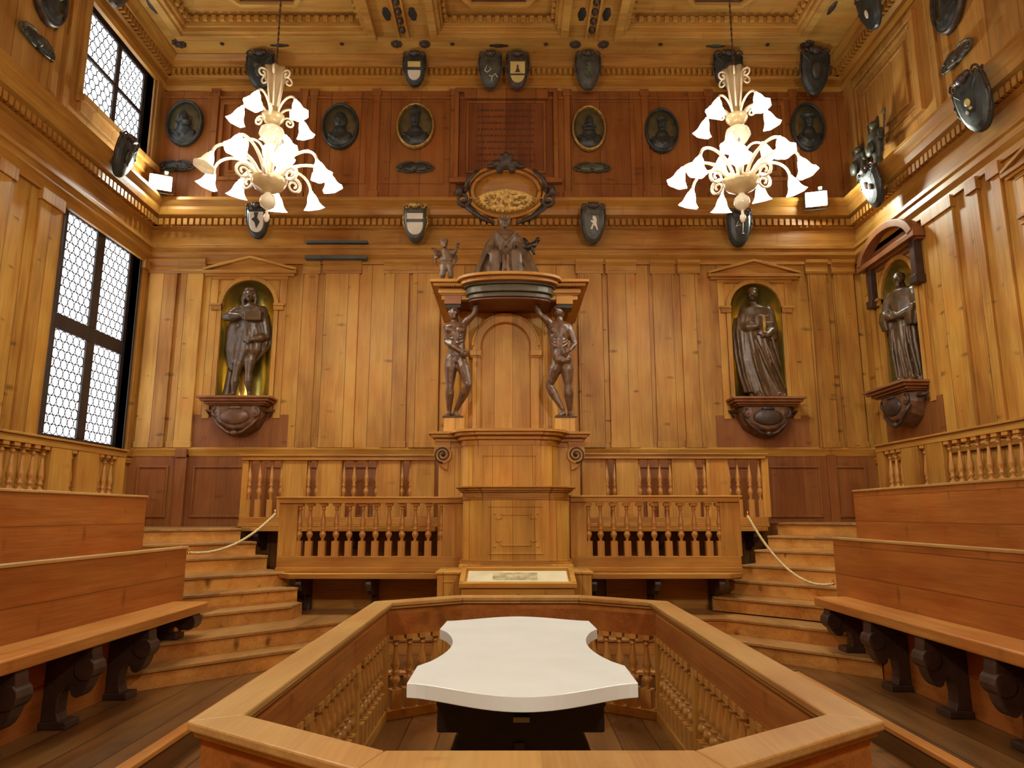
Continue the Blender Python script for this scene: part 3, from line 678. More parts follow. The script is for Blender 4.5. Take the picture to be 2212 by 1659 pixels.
side_balustrade('left balustrade on the top tier below the tall window', -1, -4.85, -1, 9.05, 2.40, 1.50, ((8.86, 9.04), (8.05, 8.46), (7.57, 7.93), (4.2, 4.6), (2.6, 3.0)), [8.52, 8.66, 8.8, 7.98] + [7.5 - 0.155 * k for k in range(0, 19)])
side_balustrade('right balustrade on the top tier below the right niche', 1, 4.85, -1, 9.46, 2.50, 1.60, ((9.30, 9.45), (8.49, 8.86), (8.0, 8.34), (4.6, 5.0), (3.0, 3.4)), [9.2, 9.06, 8.92, 8.41] + [7.93 - 0.16 * k for k in range(0, 18)])

# ------------------------------------------------------------------ pulpit
pp = thing('pulpit', 'tall carved wooden professor pulpit in two stages against the back wall', 'pulpit', (0.03, 8.6, T0))
def plan(cx, d, hc, hw, yf, ys, yb, wing=None):
    """plan of a stage grown outwards by d: straight front, rounded shoulders, straight sides (and wings)"""
    r = [(cx + hc + d * .4, yf - d)]
    for i in range(9):
        a = PI / 2 * i / 8
        r.append((cx + hc + .012 + d * .4 + (hw - hc - .012 + d * .6) * math.sin(a), yf + .025 - d + (ys - yf - .025 + d) * (1 - math.cos(a))))
    if wing: r += [(cx + hw + d, wing[1] - d), (cx + wing[0] + d, wing[1] - d), (cx + wing[0] + d, yb)]
    else: r.append((cx + hw + d, yb))
    return r + [(2 * cx - x, y) for x, y in r[::-1]]
LOW = (.065,); 
def lo(d): return plan(.065, d, .36, .60, 7.93, 8.2, 8.58)
def hi(d): return plan(-.01, d, .37, .60, 8.60, 8.85, 10.9, (.88, 8.93))
mb = MB(); mb.prism(lo(0), 1.06, 1.86); mb.obj('lower_stage', M['pulpit'], pp, world=True)
mb = MB()
for d, a, b in ((.012, 1.755, 1.775), (.03, 1.84, 1.86), (.055, 1.86, 1.885), (.085, 1.885, 1.905)): mb.prism(lo(d), a, b)
mb.prism(lo(.004), 1.775, 1.84); mb.obj('lower_cornice', M['wood_x'], pp, world=True, bevel=0.004)
mb = MB(); mb.prism(lo(.03), 1.055, 1.085); mb.prism(lo(.015), 1.085, 1.11); mb.obj('lower_base_moulding', M['wood_x'], pp, world=True, bevel=0.004)
mb = MB(); cx = 0.065; y = 7.93
frame_panel(mb, cx - 0.30, cx + 0.30, 1.17, 1.69, y, 0.014, 0.012)
sh = [(-.20, .26), (-.20, .30), (-.12, .30)]
def fret(mb, cx, zc, y, hw, hh, q, w_, d):
    pts = [(-hw + q, hh), (hw - q, hh), (hw - q, hh - q * .8), (hw, hh - q * .8), (hw, -hh + q * .8), (hw - q, -hh + q * .8), (hw - q, -hh), (-hw + q, -hh), (-hw + q, -hh + q * .8), (-hw, -hh + q * .8), (-hw, hh - q * .8), (-hw + q, hh - q * .8)]
    for i in range(12):
        a, b = pts[i], pts[(i + 1) % 12]
        mb.box(cx + min(a[0], b[0]) - w_ / 2, cx + max(a[0], b[0]) + w_ / 2, y, y - d, zc + min(a[1], b[1]) - w_ / 2, zc + max(a[1], b[1]) + w_ / 2)
fret(mb, cx, 1.43, y, 0.215, 0.165, 0.055, 0.013, 0.012)
for sx in (-1, 1):
    for sz in (-1, 1): mb.ball((cx + sx * 0.235, y - 0.004, 1.43 + sz * 0.175), (0.016, 0.01, 0.016), 8)
mb.obj('fret_panel', M['pulpit'], pp, world=True, bevel=0.003)
mb = MB(); mb.box(cx - 0.82, cx - 0.60, 7.62, 8.3, T0, 1.0); mb.box(cx - 0.84, cx - 0.58, 7.60, 8.3, 0.985, 1.01)
frame_panel(mb, cx - 0.77, cx - 0.64, 0.45, 0.92, 7.62, 0.018, 0.012)
mb.box(cx + 0.60, cx + 0.78, 7.62, 8.3, T0, 1.0); mb.box(cx + 0.58, cx + 0.80, 7.60, 8.3, 0.985, 1.01); mb.box(cx - 0.62, cx + 0.62, 7.9, 8.7, T0, 1.06)
mb.obj('base_plinth', M['pulpit'], pp, world=True, bevel=0.005)
cu = -0.01
mb = MB(); mb.prism(hi(0), 1.06, 2.50); mb.obj('upper_stage', M['pulpit'], pp, world=True)
mb = MB()
for d, a, b in ((.01, 2.42, 2.435), (.004, 2.435, 2.49), (.045, 2.49, 2.52), (.03, 2.52, 2.54), (.09, 2.54, 2.58), (.13, 2.58, 2.61)): mb.prism(hi(d), a, b)
mb.obj('upper_cornice', M['wood_x'], pp, world=True, bevel=0.004)
mb = MB(); frame_panel(mb, cu - 0.33, cu + 0.33, 1.6, 2.30, 8.60, 0.012, 0.01); mb.obj('raised_panel', M['pulpit'], pp, world=True, bevel=0.003)
for s in (-1, 1):   # volutes under the upper cornice
    mb = MB(); vx, vz = cu + s * 0.83, 2.33; pts = []
    for i in range(30):
        a = -PI / 2 + i / 29 * 4.2 * PI; rr = 0.105 * (1 - i / 34)
        pts.append((vx + s * rr * math.cos(a), 8.885, vz + rr * math.sin(a)))
    mb.tube(pts, 0.011, 8); mb.ball((vx, 8.87, vz), .022, 10); mb.obj('volute_scroll', M['dark_wood'], pp, world=True, smooth=True)
    mb = MB(); mb.tube([(vx, 8.885, vz), (vx, 9.1, vz)], 0.112, 24)
    mb.prism([(vx + s * .11, vz), (vx + s * .11, vz + .16), (vx - s * .1, vz + .16), (vx - s * .06, vz - .2), (vx + s * .02, vz - .16)], 8.90, 9.1, 'y')
    mb.obj('volute', M['wood_x'], pp, world=True, bevel=0.006)
    mb = MB(); mb.box(cu + s * .70 - .13, cu + s * .70 + .13, 8.92, 9.22, 2.61, 2.80); mb.obj('statue_plinth', M['pulpit'], pp, world=True, bevel=0.005)
# doorway arch behind the seat
ax, YA = -0.06, 9.45
mb = MB(); mb.box(ax - 0.74, ax + 0.74, YA, YB - .03, 2.55, 4.45); mb.obj('back_panel', M['pulpit'], pp, world=True)
mb = MB()
outer = arc(ax, 3.83, 0.445, 0, 180, 24); inner = arc(ax, 3.83, 0.335, 180, 0, 24)
mb.prism([(ax + .445, 2.6)] + outer + [(ax - .445, 2.6), (ax - .335, 2.6)] + inner + [(ax + .335, 2.6)], YA, YA - 0.09, 'y')
mb.prism(arc(ax, 3.83, 0.455, 0, 180, 24) + arc(ax, 3.83, 0.43, 180, 0, 24), YA, YA - 0.11, 'y'); mb.obj('arch_moulding', M['pulpit'], pp, world=True, bevel=0.008)
mb = MB()
for s in (-1, 1):
    mb.box(ax + s * .33, ax + s * .48, YA, YA - 0.13, 3.69, 3.765); mb.box(ax + s * .33, ax + s * .465, YA, YA - .11, 3.67, 3.69)
    mb.box(ax + s * .50, ax + s * .525, YA, YA - 0.03, 2.6, 4.30); mb.box(ax + s * .62, ax + s * .70, YA, YA - 0.045, 2.6, 4.36)
mb.box(ax - .53, ax + .53, YA, YA - 0.03, 4.30, 4.325)
mb.obj('panel_strips', M['pulpit'], pp, world=True, bevel=0.006)
# canopy: soffit, straight entablatures at the sides, bowed middle
def bow(cx, hw, y0, yf, n=18): return [(cx + hw, 10.6)] + [(cx + hw * math.cos(PI * i / n), y0 - (y0 - yf) * math.sin(PI * i / n) ** 0.75) for i in range(n + 1)] + [(cx - hw, 10.6)]
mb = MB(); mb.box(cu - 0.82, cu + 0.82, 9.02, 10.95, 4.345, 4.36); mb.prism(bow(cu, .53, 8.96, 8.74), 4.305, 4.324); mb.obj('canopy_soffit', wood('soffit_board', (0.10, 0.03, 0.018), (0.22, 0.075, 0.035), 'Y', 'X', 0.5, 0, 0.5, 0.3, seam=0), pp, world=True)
mb = MB()
for s in (-1, 1):
    x0_, x1_ = sorted((cu + s * 0.50, cu + s * 0.89))
    for d, a, b in ((0, 4.36, 4.42), (0.02, 4.42, 4.44), (0.04, 4.44, 4.5), (0.10, 4.52, 4.56), (0.14, 4.56, 4.6)):
        mb.box(x0_ - (d if s < 0 else 0), x1_ + (d if s > 0 else 0), 8.98 - d, 10.9, a, b)
    mb.box(x0_ + .004, x1_ - .004, 8.985, 10.88, 4.375, 4.57)
    k = 0
    while x0_ + 0.01 + k * 0.03 < x1_ + 0.06: mb.box(x0_ - 0.02 + k * 0.03, x0_ - 0.006 + k * 0.03, 8.90, 8.95, 4.51, 4.52); k += 1
mb.obj('side_entablature', M['wood_x'], pp, world=True, bevel=0.004)
mb = MB(); mb.prism(bow(cu, .54, 8.95, 8.72), 4.33, 4.39); mb.prism(bow(cu, .57, 8.95, 8.68), 4.39, 4.48); mb.prism(bow(cu, .60, 8.93, 8.65), 4.48, 4.51); mb.obj('bowed_frieze', plain('dark_green_frieze', (0.085, 0.07, 0.035), 0.4, noise=0.25), pp, world=True, bevel=0.008)
mb = MB(); mb.prism(bow(cu, .64, 8.92, 8.58), 4.51, 4.56); mb.prism(bow(cu, .68, 8.90, 8.53), 4.56, 4.6); mb.prism(bow(cu, .52, 9.2, 8.8), 4.6, 4.64); mb.obj('bowed_cornice', M['wood_x'], pp, world=True, bevel=0.006)
for s in (-1, 1):
    mb = MB(); mb.box(cu + s * .73 - .12, cu + s * .73 + .10, 8.97, 9.25, 4.30, 4.44); mb.obj('capital_block', M['wood_x'] if s > 0 else M['shelf'], pp, world=True, bevel=0.006)
    mb = MB(); mb.box(cu + s * .73 - .10, cu + s * .73 + .09, 8.99, 9.2, 4.255, 4.30); mb.obj('dark_slab', M['black'], pp, world=True)

# display case in front of the pulpit
dc = thing('display_case', 'low glazed display case with a parchment sheet before the pulpit', 'display case', (0.075, 7.35, T0))
cx = 0.075
mb = MB()
for x in (cx - .55, cx + .49): mb.box(x, x + .06, 7.15, 7.21, T0, .90); mb.box(x, x + .06, 7.50, 7.56, T0, .96)
mb.obj('leg_frame', M['wood_z'], dc, world=True, bevel=0.004)
mb = MB(); mb.box(cx - .55, cx + .55, 7.14, 7.19, .78, .90); mb.box(cx - .55, cx + .55, 7.52, 7.57, .78, 1.0); mb.obj('drawer_rail', M['wood_x'], dc, world=True, bevel=0.004)
def slope(mb, x0, x1, a, b, t0, t1): mb.prism([(7.12 + a * .46, .90 + a * .12 + t0), (7.12 + b * .46, .90 + b * .12 + t0), (7.12 + b * .46, .90 + b * .12 + t1), (7.12 + a * .46, .90 + a * .12 + t1)], x0, x1, 'x')
mb = MB(); slope(mb, cx - .56, cx + .56, 0, 1, 0, .012); slope(mb, cx - .57, cx - .52, 0, 1, 0, .045); slope(mb, cx + .52, cx + .57, 0, 1, 0, .045); slope(mb, cx - .57, cx + .57, -.02, .09, 0, .045); slope(mb, cx - .57, cx + .57, .93, 1.02, 0, .045); mb.obj('case_frame', M['wood_x'], dc, world=True, bevel=0.004)
mb = MB(); slope(mb, cx - .50, cx + .50, .12, .92, .013, .016); mb.obj('parchment_sheet', M['paper'], dc, world=True)
mb = MB(); slope(mb, cx - .25, cx + .2, .35, .8, .017, .018); mb.obj('drawing', plain('faded_drawing', (0.42, 0.36, 0.20), 0.6, noise=0.5, scale=14), dc, world=True)
mb = MB(); mb.ball((cx + .0, 7.125, .84), .012, 8); mb.obj('drawer_knob', M['brass'], dc, world=True)
mb = MB(); mb.ball((cx - .585, 7.60, .84), .014, 8); 

# ------------------------------------------------------------------ octagonal railing
oc = thing('octagonal_railing', 'octagonal wooden railing with turned balusters round the marble table', 'railing', (0.09, 4.35, 0))
OX = 0.09
OP = [(-.52, 2.15), (.52, 2.15), (1.2, 2.62), (1.2, 6.05), (.545, 6.50), (-.545, 6.50), (-1.2, 6.05), (-1.2, 2.62)]
OP = [(x + OX, y) for x, y in OP]
def ringband(mb, o1, i1, z0, z1, segs=None):
    n = len(o1)
    for i in (range(n) if segs is None else segs):
        j = (i + 1) % n
        mb.add([o1[i] + (z0,), o1[j] + (z0,), i1[j] + (z0,), i1[i] + (z0,), o1[i] + (z1,), o1[j] + (z1,), i1[j] + (z1,), i1[i] + (z1,)], [(0, 3, 2, 1), (4, 5, 6, 7), (0, 1, 5, 4), (1, 2, 6, 5), (2, 3, 7, 6), (3, 0, 4, 7)])
for i in range(8):   # each board of the hand rail is a piece mitred at the corners
    horiz = i in (0, 4); mb = MB()
    o1, i1 = OP, off(OP, 0.165); ringband(mb, o1, i1, .868, .90, [i]); ringband(mb, off(OP, .02), off(OP, .15), .845, .868, [i])
    # shrink joints by a hair so that the mitres read as seams
    rail = mb.obj('handrail_board', M['rail_x'] if horiz and 'rail_x' in M else M['rail'], oc, world=True, bevel=0.007)
mb = MB(); ringband(mb, off(OP, .045), off(OP, .125), .635, .845); mb.obj('apron_board', wood('apron_pine', (0.26, 0.088, 0.018), (0.50, 0.205, 0.045), 'Z', 'Y', .8, .5, .42, .5, seam=0), oc, world=True)
mb = MB(); ringband(mb, off(OP, .03), off(OP, .14), 0, .075); mb.obj('base_rail', M['wood_y'], oc, world=True, bevel=0.006)
MID_ = off(OP, .085)
nb = 0
for i in range(8):
    a, b = Vector(MID_[i]), Vector(MID_[(i + 1) % 8]); d = b - a; L_ = d.length; ang = math.atan2(d.y, d.x)
    T = Matrix.Translation((a.x - oc.location.x, a.y - oc.location.y, 0)) @ Matrix.Rotation(ang + PI / 8, 4, 'Z')
    mb = MB(); mb.box(-.045, .045, -.045, .045, .07, .64, T); mb.obj('corner_post', M['wood_z'], oc, bevel=0.004)
    long = i in (2, 6); k = round(L_ / (.128 if long else .118)); sp_ = L_ / k
    for j in range(1, k):
        if i in (7, 0, 1) and False: continue
        p = a + d * (j / k)
        if long and j in (k // 3, 2 * k // 3):
            T = Matrix.Translation((p.x - oc.location.x, p.y - oc.location.y, 0)) @ Matrix.Rotation(ang, 4, 'Z')
            mb = MB(); mb.box(-.035, .035, -.035, .035, .07, .64, T); mb.obj('middle_post', M['wood_z'], oc, bevel=0.004)
            continue
        add_bal(B_OCT, oc, (p.x - oc.location.x, p.y - oc.location.y, .075), ang); nb += 1

# ------------------------------------------------------------------ marble table
tb = thing('dissecting_table', 'white marble table with waisted sides on a black wooden base', 'table', (0.06, 4.3, 0))
tx = 0.055
def tpoly(s=1.0):
    r = [(.515, 3.36), (.515, 3.73)]
    for i in range(0, 13):
        t = i / 12; yy = 3.75 + (4.86 - 3.75) * t
        r.append((.505 - .115 * math.sin(PI * t) ** .75, yy))
    r += [(.515, 4.88), (.50, 5.24)]
    far = [(.50 - 1.0 * i / 24, 5.24 + .22 * math.sin(PI * i / 24) ** 1.5) for i in range(1, 24)]
    left = [(-x, y) for x, y in r[::-1]]
    near = [(-.515 + 1.03 * i / 24, 3.36 - .24 * math.sin(PI * i / 24) ** 1.5) for i in range(1, 24)]
    return [(tx + x, y) for x, y in r + far + left + near]
mb = MB(); mb.prism(tpoly(), .798, .86); mb.obj('marble_top', M['marble'], tb, world=True, bevel=0.003)
mb = MB(); mb.box(tx - .42, tx + .42, 3.75, 4.9, .66, .798); mb.box(tx - .43, tx + .43, 3.9, 4.05, .50, .658); mb.box(tx - .43, tx + .43, 4.6, 4.75, .50, .658); mb.obj('under_frame', M['black'], tb, world=True, bevel=0.01)
for yy in (3.9, 4.62):
    mb = MB(); pr = [(-.30, .52), (.30, .52), (.34, .46), (.37, .38), (.375, .28), (.35, .18), (.37, .10), (.36, .03), (.34, 0), (-.34, 0), (-.36, .03), (-.37, .10), (-.35, .18), (-.375, .28), (-.37, .38), (-.34, .46)]
    mb.prism([(tx + x, z) for x, z in pr], yy, yy + .14, 'y'); mb.obj('trestle', M['black'], tb, world=True, bevel=0.012)
mb = MB(); mb.box(tx - .05, tx + .05, 3.88, 4.85, .10, .42); mb.box(tx - .2, tx + .2, 3.92, 4.7, .2, .5); mb.obj('stretcher', M['black'], tb, world=True, bevel=0.006)
mb = MB(); mb.box(tx - .04, tx + .045, 3.84, 3.90, .565, .592); mb.obj('catch_handle', M['steel'], tb, world=True, bevel=0.004)
mb = MB(); mb.box(tx - .035, tx + .02, 3.875, 3.9, .30, .46); mb.obj('hinge_plate', plain('dull_violet_steel', (0.06, 0.05, 0.065), 0.4, 0.4), tb, world=True, bevel=0.003)

# ------------------------------------------------------------------ ropes closing the two aisles
def rope(label, a, b, sag, hook):
    t = thing('barrier_rope', label, 'rope', a)
    A, B = Vector(a), Vector(b); mb = MB(); pts = []
    for i in range(25):
        s = i / 24; p = A.lerp(B, s); p.z -= sag * 4 * s * (1 - s); pts.append(p)
    mb.tube(pts, 0.014, 8); mb.obj('rope_strand', M['rope'], t, world=True, smooth=True)
    for q in (A, B):
        mb = MB(); mb.tube([q + Vector((0, 0, -.0)), q + Vector((0, 0, .05))], 0.009, 8); mb.ball(tuple(q), 0.016, 8); mb.obj('brass_hook', M['brass'], t, world=True, smooth=True)
rope('cream rope across the left aisle from front balustrade to bench end', (-2.73, 8.42, 1.60), (-3.17, 7.22, 1.225), 0.13, 1)
rope('cream rope sagging low across the right aisle steps', (2.76, 8.42, 1.58), (3.29, 7.50, 0.90), 0.24, 1)

# ------------------------------------------------------------------ chandeliers
def spiral(c, r0, turns, ang, sg=1, n=22, start=0.0, plane_up=True):
    """points of a scroll in the vertical plane at angle ang, centred at c"""
    pts = []
    for i in range(n):
        t = i / (n - 1); a = start + sg * turns * 2 * PI * t; r = r0 * (1 - 0.8 * t)
        pts.append((c[0] + r * math.cos(a) * math.cos(ang), c[1] + r * math.cos(a) * math.sin(ang), c[2] + r * math.sin(a)))
    return pts
def arm_points(ang, r0, z0, r1, zt, r2, z2, n=12):
    P0, P1, P2, P3 = Vector((r0, z0)), Vector((r0 + (r1 - r0) * .25, zt + (zt - z0) * .35)), Vector((r2, zt + (zt - z2) * .8)), Vector((r2, z2)); out = []
    for i in range(n + 1):
        t = i / n; q = P0 * (1 - t) ** 3 + P1 * 3 * t * (1 - t) ** 2 + P2 * 3 * t * t * (1 - t) + P3 * t ** 3
        out.append((q.x * math.cos(ang), q.x * math.sin(ang), q.y))
    return out
def chandelier(label, loc, ph, dim):
    t = thing('chandelier', label, 'chandelier', loc)
    mb = MB(); mb.lathe([(.004, 0), (.018, .01), (.034, .05), (.03, .085), (.012, .11), (.02, .125), (.012, .14), (.03, .155), (.075, .19), (.09, .24), (.08, .29), (.04, .33), (.035, .345)], n=16); mb.obj('drop_finial', M['glass'], t, smooth=True)
    mb = MB(); mb.lathe([(.035, .345), (.07, .36), (.15, .40), (.19, .45), (.205, .50), (.19, .51), (.12, .53), (.05, .54)], n=24); mb.obj('lower_bowl', M['amber'], t, smooth=True)
    mb = MB(); mb.lathe([(.045, .52), (.04, .62), (.055, .72), (.09, .80), (.10, .88), (.06, .93), (.10, .98), (.145, 1.05), (.13, 1.12), (.07, 1.16), (.045, 1.18)], n=20); mb.obj('glass_stem', M['glass'], t, smooth=True)
    mb = MB(); mb.lathe([(.045, 1.17), (.08, 1.20), (.12, 1.25), (.13, 1.29), (.10, 1.30), (.045, 1.31), (.035, 1.4)], n=20); mb.obj('upper_bowl', M['amber'], t, smooth=True)
    mb = MB(); mb.lathe([(.03, 1.36), (.04, 1.45), (.065, 1.6), (.105, 1.76), (.14, 1.86), (.11, 1.84), (.04, 1.6), (.02, 1.45)], n=32, ruffle=lambda a, z: .12 * math.sin(8 * a) if z > 1.5 else 0); mb.obj('plume_vase', M['thin'], t, smooth=True)
    for i in range(9):
        a = ph + 2 * PI * i / 9; lowz = .60 if i % 3 else .68
        mb = MB(); mb.tube(arm_points(a, .10, .50, .45, .74, .63, lowz), [.022] * 5 + [.018] * 8, 8); mb.obj('lower_arm', M['glass'], t, smooth=True)
        shade(t, a, .64, lowz, 1.0, M['shade_dim'] if i == dim else M['shade'])
    for i in range(5):
        a = ph + .4 + 2 * PI * i / 5
        mb = MB(); mb.tube(arm_points(a, .06, 1.26, .2, 1.44, .34, 1.36), .014, 8); mb.obj('upper_arm', M['glass'], t, smooth=True)
        shade(t, a, .35, 1.36, .9, M['shade'])
    for i in range(3):
        a = ph + 1.1 + 2 * PI * i / 3
        mb = MB(); mb.tube(arm_points(a, .06, .74, .12, .95, .26, .93), .014, 8); mb.obj('middle_arm', M['glass'], t, smooth=True)
        shade(t, a, .27, .93, .9, M['shade'])
    for i in range(6):
        a = ph + .35 + 2 * PI * i / 6
        mb = MB(); mb.tube([(.12 * math.cos(a), .12 * math.sin(a), .50)] + spiral((.29 * math.cos(a), .29 * math.sin(a), .52), .10, 1.6, a, -1, 26, 2.6), [.02] * 10 + [.014] * 17, 8); mb.obj('lower_scroll', M['glass'], t, smooth=True)
        mb = MB(); mb.tube([(.05 * math.cos(a), .05 * math.sin(a), 1.4), (.08 * math.cos(a), .08 * math.sin(a), 1.62)] + spiral((.15 * math.cos(a), 0.15 * math.sin(a), 1.78), .065, 1.2, a, -1, 18, 2.8), .011, 6); mb.obj('plume_scroll', M['glass'], t, smooth=True)
        if i % 2: continue
        mb = MB(); mb.tube([(.07 * math.cos(a), .07 * math.sin(a), 1.28)] + spiral((.19 * math.cos(a), .19 * math.sin(a), 1.27), .065, 1.4, a, -1, 20, 2.6), .012, 6); mb.obj('upper_scroll', M['glass'], t, smooth=True)
    mb = MB(); zt = ZC + .2 - loc[2]; mb.tube([(0, 0, 1.75), (0, 0, zt)], .007, 6)
    z = 1.82
    while z < zt: mb.ball((0, 0, z), (.014, .014, .03), 6); z += .075
    mb.obj('suspension_chain', M['dark_wood'], t)
    return t
def shade(t, a, r, z, s, mat):
    tilt = 0.35
    T = Matrix.Translation((r * math.cos(a), r * math.sin(a), z)) @ Matrix.Rotation(a, 4, 'Z') @ Matrix.Rotation(-tilt, 4, 'Y')
    mb = MB(); mb.lathe([(.02 * s, .03), (.03 * s, .0), (.045 * s, -.02), (.06 * s, -.06), (.072 * s, -.11), (.092 * s, -.15), (.12 * s, -.18), (.112 * s, -.178), (.06 * s, -.10), (.02 * s, -.03)], n=20, T=T, ruffle=lambda b, z: (.07 * math.sin(6 * b) if z < -.14 else 0))
    o = mb.obj('glass_shade', mat, t, smooth=True)
    if mat is M['shade']:
        mb = MB(); mb.ball((0, 0, -.10), (.045 * s, .045 * s, .06 * s), 12, T); mb.obj('lit_bulb', M['bulb'], o, smooth=True)
    return o
chandelier('cream glass chandelier hanging on the left near the window wall', (-2.72, 7.5, 4.80), 0.35, 5)
chandelier('cream glass chandelier hanging on the right near the right wall', (2.60, 7.5, 4.80), 0.9, -1)

# floodlights on the cornice
def floodlight(label, loc, rz, tilt):
    t = thing('floodlight', label, 'floodlight', loc, rz); t.rotation_euler = (tilt, 0, rz)
    mb = MB(); mb.prism([(-.062, -.12), (.07, -.09), (.07, .09), (-.062, .12)], -.165, .165, 'x'); 
    for i in range(5): mb.box(-.13, .13, .07, .10, -.08 + i * .035, -.065 + i * .035)
    mb.obj('housing', M['lampbody'], t, bevel=0.006)
    mb = MB(); mb.box(-.15, .15, -.085, -.062, -.105, .105); mb.obj('lit_face', M['flood'], t)
    mb = MB(); mb.tube([(-.17, 0, 0), (-.18, 0, -.15), (.18, 0, -.15), (.17, 0, 0)], .01, 6); mb.tube([(0, 0, -.14), (0, .16, -.10), (0, .2, -.02)], .012, 6); mb.box(.04, .10, -.02, .05, .10, .20); mb.obj('bracket', M['lampbody'], t)
floodlight('glaring white floodlight on the left end of the cornice', (-5.52, 10.52, 6.74), R(25), R(12))
floodlight('glaring white floodlight on the right end of the cornice', (4.84, 10.58, 6.50), R(-15), R(12))

# ------------------------------------------------------------------ painted shields
def shield_outline(w, h, n=10):
    r = [(0, -h / 2)]
    for i in range(1, n + 1):
        t = i / n; r.append((w / 2 * math.sin(t * PI / 2) ** .8, -h / 2 + h * .62 * (1 - math.cos(t * PI / 2)) ** .9))
    r += [(w * .5, h * .28), (w * .47, h * .36), (w * .53, h * .44), (w * .40, h * .42), (w * .28, h * .47), (w * .12, h * .44)]
    return r + [(-x, z) for x, z in r[:0:-1]]
def field_outline(w, h):
    r = [(0, -h / 2)] + [(w / 2 * math.sin(t * PI / 16) ** .9, -h / 2 + h * .45 * (1 - math.cos(t * PI / 16))) for t in range(1, 9)] + [(w / 2, h / 2)]
    return r + [(-x, z) for x, z in r[:0:-1]]
def dome_y(poly, y0, d, steps=((1, 0), (.93, .45), (.75, .8), (.45, .96), (.12, 1.0)), cz=0):
    return [[(x * s, y0 - d * k, cz + (z - cz) * s) for x, z in poly] for s, k in steps]
def shield(label, loc, rz, w, h, mat, pieces, tilt=0.22, crest='crest', group=None):
    t = thing('shield', label, 'coat of arms', loc, rz, group); t.rotation_euler = (tilt, 0, rz)
    mb = MB(); o = shield_outline(w, h); mb.loft([[(x, 0.03, z) for x, z in o]] + dome_y(o, 0.0, .07)); mb.obj('shield_body', M[mat], t, smooth=False, bevel=0.004)
    mb = MB()
    for s in (-1, 1):
        mb.tube(spiral((s * w * .36, -.03, h * .42), w * .14, 1.2, 0, s, 16, 0 if s > 0 else PI), .014, 6); mb.tube(spiral((s * w * .50, -.02, h * .12), w * .09, 1.1, 0, -s, 14, 0), .011, 6)
        mb.limb([(s * w * .5, -.01, h * .36), (s * w * .53, -.01, 0), (s * w * .33, -.01, -h * .32)], [.016, .014, .01], 6)
    mb.ball((0, -.05, h * .45), (w * .18, .05, h * .09), 10); mb.ball((-w * .16, -.04, h * .47), (w * .1, .04, h * .07), 8); mb.ball((w * .16, -.04, h * .47), (w * .1, .04, h * .07), 8)
    mb.obj('crest_scroll', M[crest], t, smooth=True)
    for nm, mt, kind, a in pieces:
        mb = MB()
        if kind == 'field':     # (cz, w, h, z0, z1): a slice of the inner field
            cz, fw, fh, z0, z1 = a
            p = [(x, z + cz) for x, z in field_outline(fw, fh)]
            if z0 is not None: p = clip(p, 0, 1, z0)
            if z1 is not None: p = clip(p, 0, -1, -z1)
            mz = sum(q[1] for q in p) / len(p)
            mb.loft([[(x, -.058, z) for x, z in p], [(x, -.076, z) for x, z in p], [(x * .9, -.082, mz + (z - mz) * .9) for x, z in p]])
        elif kind == 'lines':   # broken strokes
            for q in a:
                mb.tube([(x, -.082, z) for x, z in q], .0075, 6)
        elif kind == 'poly':
            for q in a: mb.prism(q, -.078, -.092, 'y')
        elif kind == 'balls':
            for q in a: mb.ball((q[0], -.08, q[1]), (q[2], .02, q[3]), 10)
        mb.obj(nm, M[mt], t, smooth=kind in ('lines', 'balls'))
    return t
beast = [[(-.05, -.09), (-.02, -.10), (.0, -.03), (.03, -.05), (.05, -.11), (.07, -.10), (.045, .0), (.05, .06), (.03, .11), (-.01, .12), (-.02, .08), (.0, .04), (-.04, .05), (-.05, .03), (-.01, .0), (-.03, -.04)]]
shield('dark blue-grey shield on the top cornice above the left chandelier', (-4.12, 10.66, 8.80), 0, .44, .62, 'slate', [('charge', 'slate_hi', 'balls', [(0, -.02, .07, .12), (-.05, .08, .04, .05)])])
shield('shield with ochre chief and white base on the top cornice above the mitred portrait', (-1.58, 10.66, 8.82), 0, .36, .56, 'slate', [('painted_chief', 'yellow', 'field', (-.04, .21, .30, .02, None)), ('painted_base', 'white', 'field', (-.04, .21, .30, None, -.03))])
shield('dark shield with thin white zigzag strokes, left one of the central pair', (-.33, 10.66, 8.80), 0, .36, .60, 'slate_hi', [('charge', 'white', 'lines', [[(-.09, -.02), (-.04, .09), (.01, .0), (-.05, -.05), (-.09, -.02)], [(.02, -.19), (.03, -.12), (.08, -.07), (.12, -.13)], [(.03, -.12), (-.02, -.10)]])])
shield('gold shield bearing a dark tower, right one of the central pair', (.12, 10.66, 8.80), 0, .36, .60, 'crest', [('painted_chief', 'yellow', 'field', (-.04, .24, .34, -.065, None)), ('painted_base', 'yellow', 'field', (-.04, .24, .34, None, -.095)), ('tower_charge', 'crest', 'poly', [[(-.045, -.05), (.045, -.05), (.025, -.02), (.03, .0), (.015, .0), (.015, .05), (.0, .08), (-.015, .05), (-.015, .0), (-.03, .0), (-.025, -.02)]])])
shield('dark green shield with a faint beast on the top cornice right of centre', (1.28, 10.66, 8.80), 0, .40, .62, 'slate_hi', [('charge', 'greenp', 'poly', beast)])
shield('dark blue shield on the top cornice half hidden by the right chandelier plume', (3.58, 10.62, 8.79), 0, .46, .60, 'slate', [('charge', 'slate_hi', 'balls', [(0, 0, .08, .12)])])
shield('tall black shield on the top cornice in the right far corner', (4.98, 10.55, 8.72), 0, .46, .74, 'slate', [('charge', 'slate_hi', 'balls', [(0, 0, .08, .14)])])
